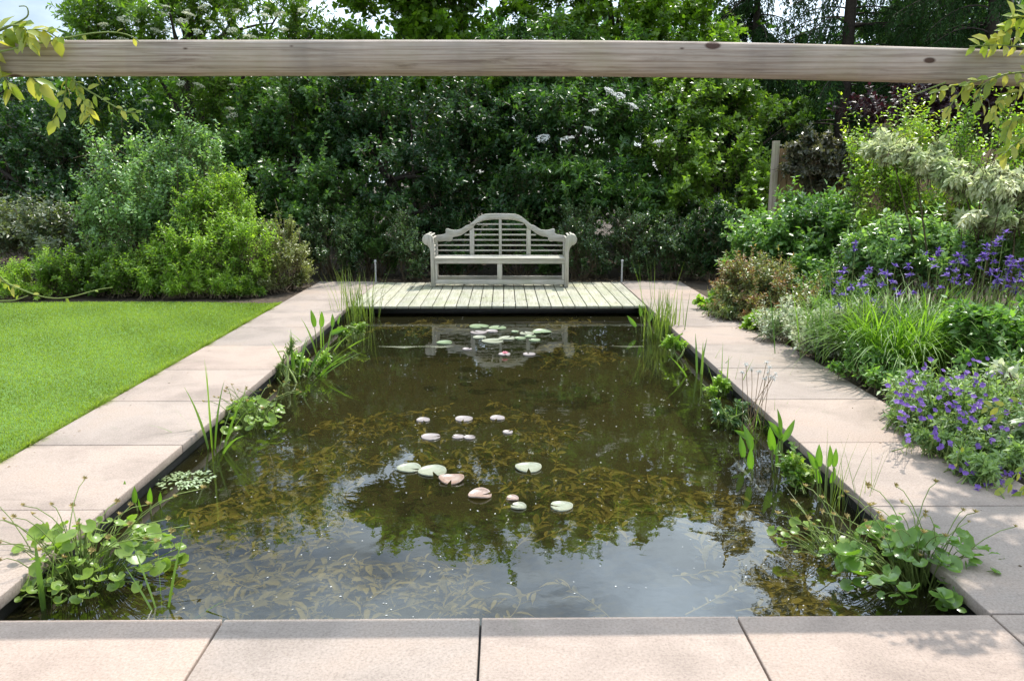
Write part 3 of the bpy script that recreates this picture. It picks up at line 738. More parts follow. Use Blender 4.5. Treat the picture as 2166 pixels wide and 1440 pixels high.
shrub('hornbeam_tree', 'dense dark hornbeam filling the hedge right behind the bench', 'tree',
    [Lh(860, 400, 14.2, 150, 150, .9), Lh(1000, 330, 14.5, 140, 150, .9), Lh(1010, 450, 13.8, 170, 90, .7), Lh(780, 310, 14.6, 130, 140, .9)],
    2200, 15, .075, .045, 'dark', sl=.42, up=.3, seed=15, trunk=.11, part='crown', per=20, cl=.15, rough=.19)
wf = shrub('white_elder_tree', 'dark elder with scattered white flower heads to the right of the bench', 'tree',
    [Lh(1180, 330, 14.3, 160, 170, .9), Lh(1260, 430, 13.9, 140, 110, .8), Lh(1140, 190, 15.0, 150, 130, 1.0), Lh(1320, 280, 14.6, 120, 140, .9)],
    2200, 15, .105, .042, 'mid', sl=.48, up=.3, droop=.12, seed=16, trunk=.12, part='crown', per=20, cl=.15, rough=.19)
wl_ = [(1200, 290), (1246, 270), (1148, 290), (1392, 298), (1534, 296), (1310, 200), (1340, 222), (1290, 190), (1180, 402), (1178, 436), (1430, 380), (1412, 378), (1128, 375), (1255, 232)]
flowers_on(wf, [P(x, y, 13.35 + .03 * (i % 5)) for i, (x, y) in enumerate(wl_[:4] + wl_[5:10] + wl_[12:])], UMB2, .9, 6, (1.0, 1.6))
shrub('lime_tree', 'light green lime tree rising behind the beam beside the spruces', 'tree',
    [Lh(1180, 40, 15.9, 120, 140, 1.1), Lh(1330, 50, 15.7, 130, 140, 1.1), Lh(1430, 140, 15.4, 140, 120, 1.0), Lh(1280, -60, 16.8, 140, 110, 1.0), Lh(1480, 30, 16.0, 90, 90, .9), Lh(1420, -30, 16.6, 110, 90, 1.0)],
    2400, 14, .105, .072, 'lime', sl=.5, up=.3, droop=.1, seed=17, trunk=.14, part='crown', per=20, cl=.15, rough=.19)
shrub('field_maple', 'yellow-green field maple in the hedge between the white elder and the spruces', 'tree',
    [Lh(1420, 300, 14.8, 120, 130, .9), Lh(1520, 240, 15.3, 130, 120, .9), Lh(1480, 400, 14.3, 140, 110, .8), Lh(1590, 330, 15.0, 90, 120, .8)],
    1700, 14, .085, .058, 'elder', sl=.45, up=.3, droop=.1, seed=18, trunk=.1, part='crown', per=20, cl=.15, rough=.19)
shrub('copper_tree', 'dark purple-leaved tree behind the yellow-green privet', 'tree',
    [Lh(1960, 235, 12.8, 130, 75, .7), Lh(2090, 215, 12.6, 110, 85, .7)], 1000, 13, .07, .05, 'purple_leaf', sl=.4, up=.35, seed=19, trunk=.07, part='crown', per=20, cl=.15, rough=.19)

def spruce(label, x, y, H, r0, seed, zlo=1.0, n=90, blen=2.2):
    rng = np.random.default_rng(seed)
    root = thing('spruce_tree', label, 'tree', (x, y, 0), 'dark spruces on the right')
    tm = MB(); tube(tm, [[x, y, -.1], [x + .02, y, H * .3], [x, y, H * .7], [x, y, H]], [r0, r0 * .85, r0 * .5, .02], 10)
    tm.obj('trunk', M['bark'], root, True)
    z_ = zlo + (H - zlo - .3) * rng.random(n) ** 1.35
    az_ = rng.random(n) * 6.28
    L_ = blen * (1 - .8 * z_ / H) * rng.uniform(.75, 1.15, n) + .25
    b_ = np.stack([np.full(n, x), np.full(n, y), z_], -1); d = np.stack([np.cos(az_), np.sin(az_), np.zeros(n)], -1)
    e_ = b_ + d * L_[:, None] + np.array([0, 0, -1.]) * (L_ * rng.uniform(.12, .42, n))[:, None]
    c_ = b_ + d * (L_ * .5)[:, None] + np.array([0, 0, .12]) * L_[:, None]
    main = bez(b_, c_, e_, 8)
    bm_ = MB(); tubes(bm_, main, .022, .006)
    # hanging side twigs
    mtw = 34
    pt, D, N, u = along(main, mtw, .12, rng, (.9, 1.4))
    D[:, 2] = -abs(D[:, 2]) * .5 - .45; D = nrmz(D)
    tl = (.16 + .42 * np.sin(np.clip(u, 0, 1) * 2.6)) * rng.uniform(.6, 1.2, len(u)) * np.repeat(.6 + .4 * L_ / L_.max(), mtw)
    e2 = pt + D * tl[:, None] * .55 + np.array([0, 0, -1.]) * (tl * .55)[:, None]
    tw = bez(pt, pt + D * tl[:, None] * .55, e2, 4)
    tubes(bm_, tw[::2, ::3], .005, .002)
    bm_.obj('branches', M['bark'], root)
    q, D2, N2, u2 = along(tw, 12, 0.0, rng, (.35, .8), .4)
    fm = MB(); tt = np.clip(.35 + np.repeat(rng.normal(0, .12, len(tw)), 12) + .35 * (u2 - .4) + rng.normal(0, .08, len(q)), 0, .8)
    leaves(fm, q, D2, N2, rng.uniform(.06, .10, len(q)), .030, tt)
    fm.obj('crown', M['spruce'], root)
    return root
c1 = P(1783, 200, 17.0); spruce('tall dark spruce whose bare trunk shows through a gap above the beam', c1[0], 17.0, 9.5, .17, 31, 2.6, 90, 2.7)
c1 = P(2080, 200, 15.6); spruce('dark spruce with sweeping boughs at the upper right corner', c1[0], 15.6, 9.0, .16, 32, 2.2, 120, 3.0)
c1 = P(1590, 200, 18.5); spruce('dark spruce with hanging twigs left of the bare trunk', c1[0], 18.5, 8.0, .13, 33, 1.6, 90, 2.2)
c1 = P(1935, 200, 19.5); spruce('dark spruce standing farthest back between the other spruces', c1[0], 19.5, 9.0, .16, 34, .8, 120, 3.0)

shrub('birch_tree', 'leafy tree beyond the right edge whose shade dapples the near right corner', 'tree',
    [((3.25, 4.95, 3.75), (.8, .8, .5)), ((3.9, 4.6, 4.0), (.9, .9, .7)), ((5.0, 5.0, 4.3), (1.1, 1.1, .9)), ((3.9, 5.7, 4.3), (.8, .8, .6))],
    900, 14, .08, .052, 'lime', sl=.5, up=.2, droop=.2, seed=20, trunk=.1, part='crown', per=20, cl=.15, rough=.19, base=(5.9, 5.0, 0), back=1.0, zmin=-1)
# woodland seen through the gaps, one far mass
def woodland():
    rng = np.random.default_rng(41); mb = MB(); n = 95000
    ncl = 1500
    cx_ = rng.uniform(-17, 19, ncl); cy_ = rng.uniform(18.3, 22.5, ncl)
    hmax = np.interp(cx_, [-17, -11, -8, -4.5, -2, 0, 5, 7.3, 10], [3.4, 3.6, 4.2, 4.6, 5.2, 5.2, 5.0, 3.7, 5.8])
    cz_ = rng.uniform(.02, 1, ncl) ** .9 * hmax
    i = rng.integers(0, ncl, n); d = nrmz(rng.normal(size=(n, 3)))
    p = np.stack([cx_[i], cy_[i], cz_[i]], -1) + d * rng.uniform(.3, .75, n)[:, None]
    p[:, 2] = np.maximum(p[:, 2], .03)
    leaves(mb, p, nrmz(d + rng.normal(0, .6, d.shape)), np.array([0, 0, .8]) + rng.normal(0, .5, d.shape), rng.uniform(.16, .28, n), rng.uniform(.10, .17, n), np.clip(rng.normal(.4, .2, n), 0, .8))
    o = mb.obj('woodland', M['mid']); tag(o, 'dark mass of woodland leaves far behind the hedge', 'woodland', kind='stuff')
woodland()

# ================================================================== LEFT BORDER
shrub('olearia_shrub', 'tall silvery green shrub with upright leafy spires at the back of the lawn', 'shrub',
    [Lb(330, 470, 11.9, 130, 130, .7), Lb(270, 380, 12.0, 85, 110, .5), Lb(400, 360, 12.0, 70, 110, .5), Lb(230, 500, 11.8, 70, 110, .5)],
    1300, 20, .055, .033, 'silver', sl=.55, up=.72, seed=51, leaders=.10, cl=.13, group='shrubs of the lawn border')
def spires(root_name, label):
    pass
shrub('spindle_shrub', 'bright green bushy shrub in front of the silvery spires', 'shrub',
    [Lb(420, 540, 11.2, 80, 100, .5), Lb(470, 470, 11.6, 75, 105, .5), Lb(535, 540, 11.3, 60, 95, .45), Lb(350, 560, 11.3, 60, 80, .4)],
    1450, 22, .052, .022, 'bright', sl=.45, up=.68, seed=52, group='shrubs of the lawn border')
shrub('box_shrub', 'olive brown small-leaved shrub where the lawn border meets the path', 'shrub',
    [Lb(605, 540, 11.5, 48, 85, .4), Lb(580, 580, 11.3, 45, 50, .35), Lb(630, 575, 11.6, 25, 45, .25)],
    620, 26, .030, .018, 'brownish', sl=.34, up=.6, seed=53, group='shrubs of the lawn border')
shrub('rose_shrub', 'greyish leaved shrub at the far left of the border, above a yellow-green one', 'shrub',
    [Lb(50, 500, 11.9, 120, 75, .6), Lb(150, 540, 11.6, 90, 70, .5)], 750, 18, .065, .034, 'pinkgrey', sl=.45, up=.4, seed=54, group='shrubs of the lawn border')
shrub('spurge_plant', 'low yellow-green mound at the far left edge of the border', 'shrub',
    [Lb(45, 595, 10.9, 85, 50, .4), Lb(110, 575, 11.0, 55, 50, .35)], 560, 24, .045, .014, 'bright', sl=.32, up=.7, seed=55, group='shrubs of the lawn border')
shrub('hydrangea_shrub', 'dark green low shrub between the yellow-green mound and the bright bushy shrub', 'shrub',
    [Lb(200, 585, 11.0, 85, 55, .45), Lb(290, 590, 10.95, 60, 50, .4)], 700, 20, .055, .026, 'elder', sl=.36, up=.55, seed=56, group='shrubs of the lawn border')
shrub('phlox_plant', 'clump of upright leafy stems at the front of the border below the bright shrub', 'shrub',
    [Lb(430, 605, 10.75, 70, 38, .3), Lb(350, 600, 10.8, 55, 40, .3)], 480, 24, .055, .014, 'bright', sl=.34, up=.85, seed=57, group='shrubs of the lawn border')
shrub('privet_bush', 'leafy green bush at the foot of the olive brown shrub', 'shrub',
    [Lb(520, 612, 10.9, 50, 35, .3)], 300, 20, .045, .018, 'elder', sl=.28, up=.7, seed=58, group='shrubs of the lawn border')

# ================================================================== LOW SHRUBS BEHIND THE DECK
for i, (px, py, Y, rx, ry, mt, lab, LL, WW) in enumerate([
    (700, 520, 12.9, 70, 85, 'glossy', 'dark glossy low shrub by the path end, left of the first metal post', .04, .024),
    (785, 505, 13.2, 60, 75, 'mid', 'dark shrub behind the first metal post', .05, .026),
    (870, 525, 12.75, 48, 78, 'glossy', 'glossy small-leaved shrub at the arm nearer the lawn', .035, .022),
    (960, 520, 13.2, 70, 75, 'dark', 'dark low shrub seen through the bench slats nearer the lawn', .045, .026),
    (1100, 520, 13.2, 80, 85, 'mid', 'dark low shrub seen through the bench slats nearer the flower border', .05, .026),
    (1225, 515, 12.85, 55, 85, 'glossy', 'pale glossy shrub just right of the bench', .035, .022),
    (1335, 520, 12.9, 50, 82, 'glossy', 'glossy upright shrub behind the second metal post', .035, .022),
    (1430, 530, 12.8, 60, 80, 'glossy', 'dark glossy shrub behind the tall reeds', .04, .026),
    (1520, 520, 12.4, 75, 95, 'dark', 'dark blue-green shrub at the end of the flower border path', .05, .028)]):
    shrub('cotoneaster_shrub', lab, 'shrub', [Lb(px, py, Y, rx, ry, .45), Lb(px + rx * .4, py + ry * .4, Y - .15, rx * .7, ry * .6, .35), Lb(px - rx * .3, py - ry * .35, Y, rx * .5, ry * .7, .3)],
          520, 22, LL, WW, mt, sl=.36, up=.55, seed=70 + i, group='low shrubs behind the deck')

# ================================================================== RIGHT BORDER
shrub('viburnum_shrub', 'rounded green viburnum with layered leafy shoots in front of the fence', 'shrub',
    [Lb(1690, 500, 10.6, 125, 88, .7), Lb(1610, 540, 10.5, 85, 75, .5), Lb(1790, 515, 10.1, 85, 85, .5), Lb(1720, 570, 9.9, 90, 50, .5)],
    1250, 17, .075, .042, 'viburnum', sl=.5, up=.45, droop=.05, seed=81, group='shrubs of the flower border')
shrub('privet_shrub', 'tall yellow-green privet with upright shoots and bare stems below', 'shrub',
    [Lb(1960, 340, 9.6, 140, 85, .6), Lb(2090, 330, 9.4, 100, 95, .6), Lb(1900, 450, 9.3, 90, 100, .5), Lb(2020, 440, 9.3, 90, 80, .5)],
    1250, 20, .050, .026, 'privet', sl=.55, up=.72, seed=82, tipcol=True, leaders=.14, base=(5.0, 9.6, 0), group='shrubs of the flower border')
dog = shrub('variegated_dogwood', 'cream and green variegated dogwood with drooping layered tiers at the right', 'shrub',
    [Lb(1880, 305, 8.2, 45, 14, .25), Lb(1935, 322, 8.0, 60, 17, .30), Lb(1990, 342, 7.9, 60, 18, .30), Lb(2050, 365, 7.7, 65, 20, .32), Lb(2110, 385, 7.6, 70, 24, .35), Lb(2180, 400, 7.5, 60, 26, .3), Lb(2085, 452, 7.3, 55, 13, .26), Lb(2150, 455, 7.3, 60, 15, .28), Lb(2210, 460, 7.3, 50, 16, .3)],
    1300, 15, .070, .026, 'variegated', sl=.22, up=.1, droop=.35, seed=83, base=(5.0, 7.9, 0), leafdroop=.6, zmin=-.5, back=1.0, nstem=1, rough=.05, cl=.16, flat=.4, leaders=0, group='shrubs of the flower border')
shrub('spirea_shrub', 'orange and red tinged spirea spilling over the path', 'shrub',
    [Lb(1600, 605, 9.3, 80, 65, .5), Lb(1690, 635, 8.8, 75, 65, .45), Lb(1570, 650, 9.0, 55, 42, .4)],
    1150, 22, .042, .018, 'spirea', sl=.36, up=.6, seed=84, tipcol=True, group='shrubs of the flower border')
shrub('hebe_shrub', 'small grey-green shrub between the spirea and the violet irises', 'shrub',
    [Lb(1760, 600, 8.8, 70, 50, .4), Lb(1850, 550, 8.8, 80, 60, .45), Lb(1800, 640, 8.1, 70, 45, .35)], 900, 20, .05, .022, 'viburnum', sl=.34, up=.55, seed=85, group='shrubs of the flower border')
shrub('euonymus_shrub', 'low white variegated euonymus at the path edge before the arching grass', 'shrub',
    [Lb(1735, 705, 7.2, 75, 48, .38), Lb(1670, 685, 7.7, 60, 38, .35), Lb(1790, 700, 7.0, 60, 60, .38)],
    850, 20, .036, .019, 'euonymus', sl=.26, up=.55, seed=86, group='shrubs of the flower border')
shrub('ladys_mantle', 'low lime green plant tucked at the path edge under the spirea', 'shrub',
    [Lb(1625, 680, 8.3, 50, 22, .25), Lb(1520, 640, 9.6, 35, 25, .25)], 260, 16, .05, .04, 'bright', sl=.2, up=.5, seed=87, group='shrubs of the flower border')
shrub('weigela_shrub', 'leafy shrub with pale leaf edges behind the violet irises', 'shrub',
    [Lb(1900, 525, 8.4, 85, 60, .4), Lb(2030, 540, 8.1, 95, 70, .45), Lb(2130, 530, 7.8, 80, 75, .4)],
    1250, 18, .07, .030, 'silver', sl=.4, up=.55, seed=88, group='shrubs of the flower border')
shrub('peony_shrub', 'dark leafy clump between the arching grass and the right edge', 'shrub',
    [Lb(2090, 720, 5.9, 90, 70, .4), Lb(2170, 690, 6.1, 60, 80, .4)], 520, 16, .075, .032, 'viburnum', sl=.34, up=.5, seed=89, group='shrubs of the flower border')
shrub('choisya_shrub', 'pale large-leaved shrub cut by the right edge above the geranium', 'shrub',
    [Lb(2170, 800, 4.7, 45, 60, .25), Lb(2175, 930, 4.3, 50, 80, .25)], 120, 10, .075, .034, 'euonymus', sl=.3, up=.5, seed=90, group='shrubs of the flower border', tmpl=OVAL)
shrub('fence_climber', 'dark reddish climber scrambling over the top of the board fence', 'climber',
    [Lb(1740, 315, 12.1, 80, 45, .25), Lb(1795, 370, 12.05, 55, 60, .25), Lb(1700, 350, 12.1, 45, 45, .2), Lb(1850, 340, 12.0, 60, 70, .3), Lb(1745, 385, 12.1, 45, 40, .2)],
    1100, 16, .06, .035, 'climber', sl=.35, up=.3, droop=.25, seed=91, base=(5.2, 12.15, 0))

shrub('catmint_plant', 'low dark sprawling plant filling the gap between the fountain of leaves and the geranium', 'shrub',
    [Lb(1830, 770, 6.1, 60, 30, .3), Lb(1900, 800, 5.75, 60, 28, .3)], 380, 14, .045, .020, 'viburnum', sl=.2, up=.35, seed=92, group='shrubs of the flower border')
# arching grass-like day lily clumps
def arching(name, label, cat, centers, n, H, W, mat, seed, bend=(.9, 1.9), spread=.16, lean=(.05, .6), group=None, part='blades', z0=0.0, kind=None):
    rng = np.random.default_rng(seed)
    cs = np.array([[c[0], c[1], z0] for c in centers], float)
    root = thing(name, label, cat, cs[0], group)
    i = rng.integers(0, len(cs), n); az_ = rng.random(n) * 6.28
    b_ = cs[i] + np.stack([np.cos(az_), np.sin(az_), np.zeros(n)], -1) * (rng.random(n) ** .5 * spread)[:, None]
    p_, s_ = blade_pts(b_, az_ + rng.normal(0, .4, n), rng.uniform(*lean, n), rng.uniform(*bend, n), rng.uniform(*H, n), 8)
    p_[..., 2] = np.maximum(p_[..., 2], z0 + .01)
    mb = MB(); ribbons(mb, p_, s_, rng.uniform(*W, n), np.clip(rng.normal(.45, .2, n), 0, .8))
    o = mb.obj(part, M[mat], root)
    return root
cA, cB = G(1900, 800), G(2010, 745)
arching('day_lily', 'big fountain of narrow bright green arching leaves beside the path', 'grass clump', [cA + [.05, .15, 0], cA + [.32, .3, 0], cA + [-.02, .5, 0]],
        950, (.62, 1.08), (.008, .014), 'lily_grass', 101, spread=.2, bend=(1.0, 2.3))
arching('sedge_clump', 'fine lime green grass clump behind the big fountain of leaves', 'grass clump', [(3.5, 7.0), (3.75, 6.8), (4.0, 7.1)],
        800, (.5, .78), (.006, .010), 'lily_grass', 102, spread=.22)

# violet iris clumps: leaves, stems and every flower
def petal_mesh(name, petals, mat, seed):
    rng = np.random.default_rng(seed); mb = MB()
    for (a, el_, L_, W_) in petals:
        d = np.array([[math.cos(a) * math.cos(el_), math.sin(a) * math.cos(el_), math.sin(el_)]])
        nn = np.array([[-math.cos(a) * math.sin(el_), -math.sin(a) * math.sin(el_), math.cos(el_)]])
        leaves(mb, np.zeros((1, 3)), d, nn, L_, W_, rng.random() * .8, OVAL)
    return mb.mesh(name, mat)
IRIS = [petal_mesh('iris_flower', [(i * 2.094 + s * .3, -.25 + .3 * s, .062, .036) for i in range(3)] + [(i * 2.094 + 1.05, 1.05 - .25 * s, .058, .030) for i in range(3)] + [(i * 1.7, -.9 + s, .05, .03) for i in range(3)], M['iris_violet'], 5 + s) for s in range(3)]
def iris_clump(label, heads, Y, base, seed, group):
    rng = np.random.default_rng(seed)
    root = thing('iris_plant', label, 'flower', (base[0], base[1], 0), group)
    n = 160; az_ = rng.random(n) * 6.28
    b_ = np.array([base[0], base[1], 0.]) + np.stack([rng.normal(0, .25, n), rng.normal(0, .18, n), np.zeros(n)], -1)
    p_, s_ = blade_pts(b_, az_, rng.uniform(.02, .35, n), rng.uniform(.2, 1.0, n), rng.uniform(.5, .85, n), 7)
    mb = MB(); ribbons(mb, p_, s_, rng.uniform(.008, .014, n), np.clip(rng.normal(.4, .2, n), 0, .8)); mb.obj('blades', M['blade'], root)
    st = MB(); S0 = []; S1 = []
    for (px, py) in heads:
        y_ = Y + rng.uniform(-.35, .35); h = P(px, py, y_)
        S0.append([h[0] * .6 + base[0] * .4, base[1] * .5 + y_ * .5, 0]); S1.append(h)
        for q in range(2 if rng.random() < .6 else 1):
            o = h + rng.normal(0, .014, 3) + np.array([0, 0, -.045 * q])
            place('iris_flower', IRIS[rng.integers(3)], root, o, (math.cos(q * 2 + px), math.sin(q * 2 + px), rng.normal(0, .15)), (rng.normal(0, .25), rng.normal(0, .25) - .1, 1), rng.uniform(.6, .88))
    S0 = np.array(S0); S1 = np.array(S1); c_ = (S0 + S1) / 2; c_[:, :2] += rng.normal(0, .03, (len(S0), 2))
    tubes(st, bez(S0, c_, S1, 6), .004, .0025); st.obj('stalks', M['gstem'], root)
    return root
hA = [(1768, 605), (1775, 630), (1778, 580), (1795, 570), (1800, 605), (1780, 620), (1825, 610), (1830, 625), (1838, 570), (1850, 640), (1870, 590), (1880, 605), (1890, 600), (1878, 580), (1868, 655), (1905, 622), (1930, 570), (1932, 620), (1820, 590), (1888, 508), (1810, 518), (1835, 605), (1865, 575), (1895, 560)]
hB = [(1960, 600), (1988, 608), (1970, 555), (2010, 560), (2020, 545), (2030, 540), (2038, 520), (2025, 575), (2045, 550), (2035, 560), (2015, 595), (2050, 585), (2000, 585), (1960, 545), (2070, 555), (1985, 535)]
hC = [(2090, 520), (2110, 510), (2125, 492), (2100, 545), (2115, 570), (2125, 555), (2135, 560), (2140, 545), (2110, 590), (2130, 585), (2145, 600), (2155, 575), (2160, 555), (2100, 600), (2150, 620), (2120, 610), (2095, 575), (2080, 540), (2165, 590)]
iris_clump('violet irises standing nearest the spirea, left group of the three', hA, 6.75, (3.2, 6.85), 111, 'violet irises in the flower border')
iris_clump('violet irises behind the lime green grass, middle group of the three', hB, 6.9, (4.0, 7.1), 112, 'violet irises in the flower border')
iris_clump('dense violet irises at the right edge under the variegated dogwood', hC, 6.6, (4.2, 6.7), 113, 'violet irises in the flower border')

# geranium
ger = shrub('geranium_plant', 'mound of cut-leaved geranium covered in violet-blue flowers spilling onto the path', 'flower',
    [Lb(1985, 860, 4.95, 95, 70, .45), Lb(2080, 900, 4.6, 95, 85, .45), Lb(2120, 990, 4.15, 70, 60, .3), Lb(2160, 840, 5.0, 60, 80, .4), Lb(2000, 945, 4.35, 48, 34, .2), Lb(2060, 1000, 4.0, 52, 36, .2), Lb(1930, 895, 4.75, 45, 35, .2)],
    1200, 16, .042, .016, 'geranium', sl=.24, up=.5, seed=121, stem_mat='gstem')
GER = petal_mesh('geranium_flower', [(i * 1.2566, .18, .021, .020) for i in range(5)], M['violet'], 9)
rng = np.random.default_rng(122); GS0 = []; GS1 = []
gh = [(1968, 760), (1955, 780), (1928, 790), (1920, 798), (1905, 812), (1895, 830), (1935, 812), (1918, 835), (1896, 850), (1912, 855), (1905, 870), (1920, 880), (1912, 885), (1950, 850), (1945, 868), (1955, 885), (1968, 882), (1925, 795), (1955, 810), (2012, 800), (2025, 798), (2020, 825), (2010, 832), (2035, 825), (2050, 770), (2060, 815), (2072, 765), (2065, 792), (2090, 790), (2115, 787), (2085, 835), (2100, 880), (2060, 838), (2020, 850), (2028, 860), (2005, 868), (2030, 872), (2055, 870), (2062, 890), (2068, 905), (1978, 915), (1985, 930), (1985, 948), (1920, 920), (2010, 940), (2070, 945), (2100, 930), (2120, 905), (2130, 870), (2035, 990), (2045, 1000), (2050, 978), (2065, 1005), (2095, 995), (2095, 1020), (2115, 1020), (2065, 1037), (2140, 1000), (2150, 960), (2135, 930), (2085, 905), (2110, 850), (2145, 845), (2042, 790), (1990, 805), (1940, 825), (1930, 865), (2000, 855), (2070, 860), (2135, 1040), (2110, 1000), (2155, 1010)]
for k, (px, py) in enumerate(gh):
    Yb = np.interp(py, [760, 850, 1040], [4.95, 4.45, 3.85]) - .03
    for q in range(3 if k % 3 else 2):
        h = P(px + rng.normal(0, 9) * q, py + rng.normal(0, 6) * q, Yb + rng.uniform(-.05, .06))
        GS1.append(h); GS0.append(h + np.array([.10 + rng.normal(0, .04), .14, -.13 - .05 * rng.random()]))
        place('geranium_flower', GER, ger, h, (1, rng.normal(0, .4), rng.normal(0, .3)), (rng.normal(0, .4), -.75 + rng.normal(0, .3), .8), rng.uniform(.65, 1.0))

GS0 = np.array(GS0); GS0[:, 2] = np.maximum(GS0[:, 2], .01); GS1 = np.array(GS1)
gs = MB(); tubes(gs, bez(GS0, (GS0 + GS1) / 2 + np.array([0, 0, .02]), GS1, 4), .0018, .0012); gs.obj('flower_stalks', M['gstem'], ger, kind='stuff')

# ================================================================== POND PLANTS
def blades_plant(name, label, cat, specs, mat='blade', seed=0, group=None, curl=True, z0=WZ - .1):
    """each blade is a part: (px, py of base, azimuth deg, lean, bend, height, width)"""
    rng = np.random.default_rng(seed)
    b0 = G(specs[0][0], specs[0][1], WZ)
    root = thing(name, label, cat, (b0[0], b0[1], WZ), group)
    for (px, py, az_, lean, bend, H, W) in specs:
        b_ = G(px, py, WZ); b_[2] = z0
        p_, s_ = blade_pts(b_[None], np.array([R(az_)]), np.array([lean]), np.array([bend]), np.array([H * .88 + .1]), 9)
        # show the broad side roughly towards the pond
        a2 = R(az_) + rng.normal(1.57, .7)
        s_ = np.array([[math.cos(a2), math.sin(a2), 0]])
        mb = MB(); t = np.linspace(0, 1, 9); ribbons(mb, p_, s_, np.array([W * .74]), rng.uniform(.15, .75), np.clip((1 - t) * 2.2, 0.03, 1) ** .8 * np.minimum(1, .55 + 1.1 * t))
        mb.obj('blade', M[mat], root)
    return root
def rush(name, label, cat, px, py, n, H, W, mat, seed, lean=(.02, .25), bend=(.05, .6), spread=.1, group=None):
    rng = np.random.default_rng(seed); b0 = G(px, py, WZ)
    root = thing(name, label, cat, (b0[0], b0[1], WZ), group)
    az_ = rng.random(n) * 6.28
    b_ = b0 + np.stack([rng.normal(0, spread, n), rng.normal(0, spread, n), np.full(n, -.1)], -1)
    p_, s_ = blade_pts(b_, az_, rng.uniform(*lean, n), rng.uniform(*bend, n), rng.uniform(*H, n) + .1, 8)
    mb = MB(); ribbons(mb, p_, s_, rng.uniform(*W, n), np.clip(rng.normal(.45, .2, n), 0, .8)); mb.obj('blades', M[mat], root)
    return root
rush('rush_clump', 'fine rush clump in the far corner of the pond on the lawn side', 'water plant', 755, 676, 85, (.35, .78), (.006, .011), 'rush', 131, spread=.11)
rush('reed_clump', 'tall pale reeds in the far corner of the pond on the flower side', 'water plant', 1400, 712, 85, (.25, .62), (.008, .016), 'rush', 132, spread=.10)
rush('bulrush_clump', 'few very tall thin bulrush stems rising at the far corner by the deck', 'water plant', 1365, 690, 7, (.7, 1.25), (.005, .008), 'blade', 133, (.02, .2), (.0, .35), .09)
rush('needle_rush', 'thin upright needle rush by the coping, behind the big-leaved corner plant', 'water plant', 1800, 1085, 22, (.25, .48), (.003, .005), 'rush', 134, (.02, .35), (.0, .3), .06)
rush('flattened_rush', 'sheaf of pale rush leaves lying out over the water at the right', 'water plant', 1745, 1120, 12, (.3, .5), (.003, .005), 'rush', 135, (1.1, 1.4), (.1, .3), .05)
rush('water_grass', 'tuft of fine green grass at the coping beside the spear leaves', 'water plant', 1625, 905, 90, (.1, .26), (.004, .007), 'blade', 136, (.1, .9), (.3, 1.2), .09)

blades_plant('sword_iris', 'tall slim sword-leaved iris standing against the coping on the lawn side', 'water plant',
    [(448, 948, 100, .05, .05, .62, .03), (452, 950, 60, .1, .3, .52, .028), (445, 950, 170, .12, .35, .5, .026), (456, 952, 20, .2, .35, .52, .026), (460, 948, 10, .35, .5, .42, .026), (440, 948, 185, .3, .4, .4, .022), (450, 950, 95, .02, -.1, .7, .018), (465, 945, 0, .3, .2, .5, .024), (438, 946, 200, .55, .7, .42, .014), (458, 955, 330, .5, .8, .36, .03)], seed=141)
blades_plant('iris_fan', 'spreading sword-leaved iris leaning over the water on the lawn side', 'water plant',
    [(620, 800, 100, .05, .1, .5, .03), (628, 803, 60, .2, .4, .48, .028), (640, 800, 30, .45, .7, .55, .03), (650, 798, 10, .7, .6, .6, .032), (655, 795, 0, .85, .3, .55, .035), (615, 798, 170, .2, .4, .42, .026), (660, 795, 350, .6, .9, .5, .03), (632, 802, 80, .1, .9, .5, .022), (645, 800, 50, .3, .8, .5, .028), (625, 800, 120, .15, .2, .45, .028), (668, 790, 5, .5, .5, .4, .026)], 'lily_grass', seed=142)
blades_plant('far_iris', 'iris with dried flower stalks near the far end of the lawn side coping', 'water plant',
    [(680, 745, 100, .1, .2, .5, .03), (690, 742, 60, .2, .4, .42, .03), (672, 748, 150, .2, .5, .45, .028), (700, 738, 20, .5, .6, .42, .036), (685, 745, 90, .02, .1, .46, .03), (710, 735, 0, .9, .3, .36, .04), (665, 750, 190, .35, .6, .4, .022), (695, 740, 330, .6, .5, .4, .03)], seed=143)
blades_plant('small_iris', 'small iris tuft at the coping before the tall pale reeds', 'water plant',
    [(1475, 790, 100, .1, .2, .42, .028), (1480, 792, 60, .25, .4, .4, .026), (1470, 790, 170, .3, .3, .36, .028), (1490, 790, 30, .4, .4, .36, .024), (1465, 795, 190, .5, .4, .34, .026), (1485, 792, 85, .05, .1, .34, .03), (1500, 800, 10, .45, .4, .3, .024)], seed=144)
blades_plant('thin_iris', 'thin dark iris blades with a bud beside the cotton grass', 'water plant',
    [(1525, 835, 90, .04, .05, .5, .014), (1545, 838, 50, .3, .2, .42, .016), (1550, 840, 30, .4, .2, .40, .014), (1520, 838, 140, .2, .3, .34, .02), (1535, 838, 70, .2, .15, .38, .018)], seed=145)
blades_plant('corner_iris', 'two broad sword blades standing in the marsh marigold at the near corner', 'water plant',
    [(92, 1290, 120, .10, .12, .36, .034), (102, 1285, 50, .12, .10, .46, .036), (90, 1292, 100, .02, .02, .14, .016)], seed=146)
blades_plant('young_reed', 'single young reed stem with side leaves in the near left corner', 'water plant',
    [(342, 1295, 95, .06, .03, .44, .014), (342, 1290, 150, .35, .1, .36, .013), (343, 1293, 165, .45, .15, .28, .012), (345, 1290, 60, .25, .15, .36, .016), (346, 1300, 10, 1.0, .1, .22, .022), (348, 1300, 20, .9, .9, .16, .010)], seed=147)

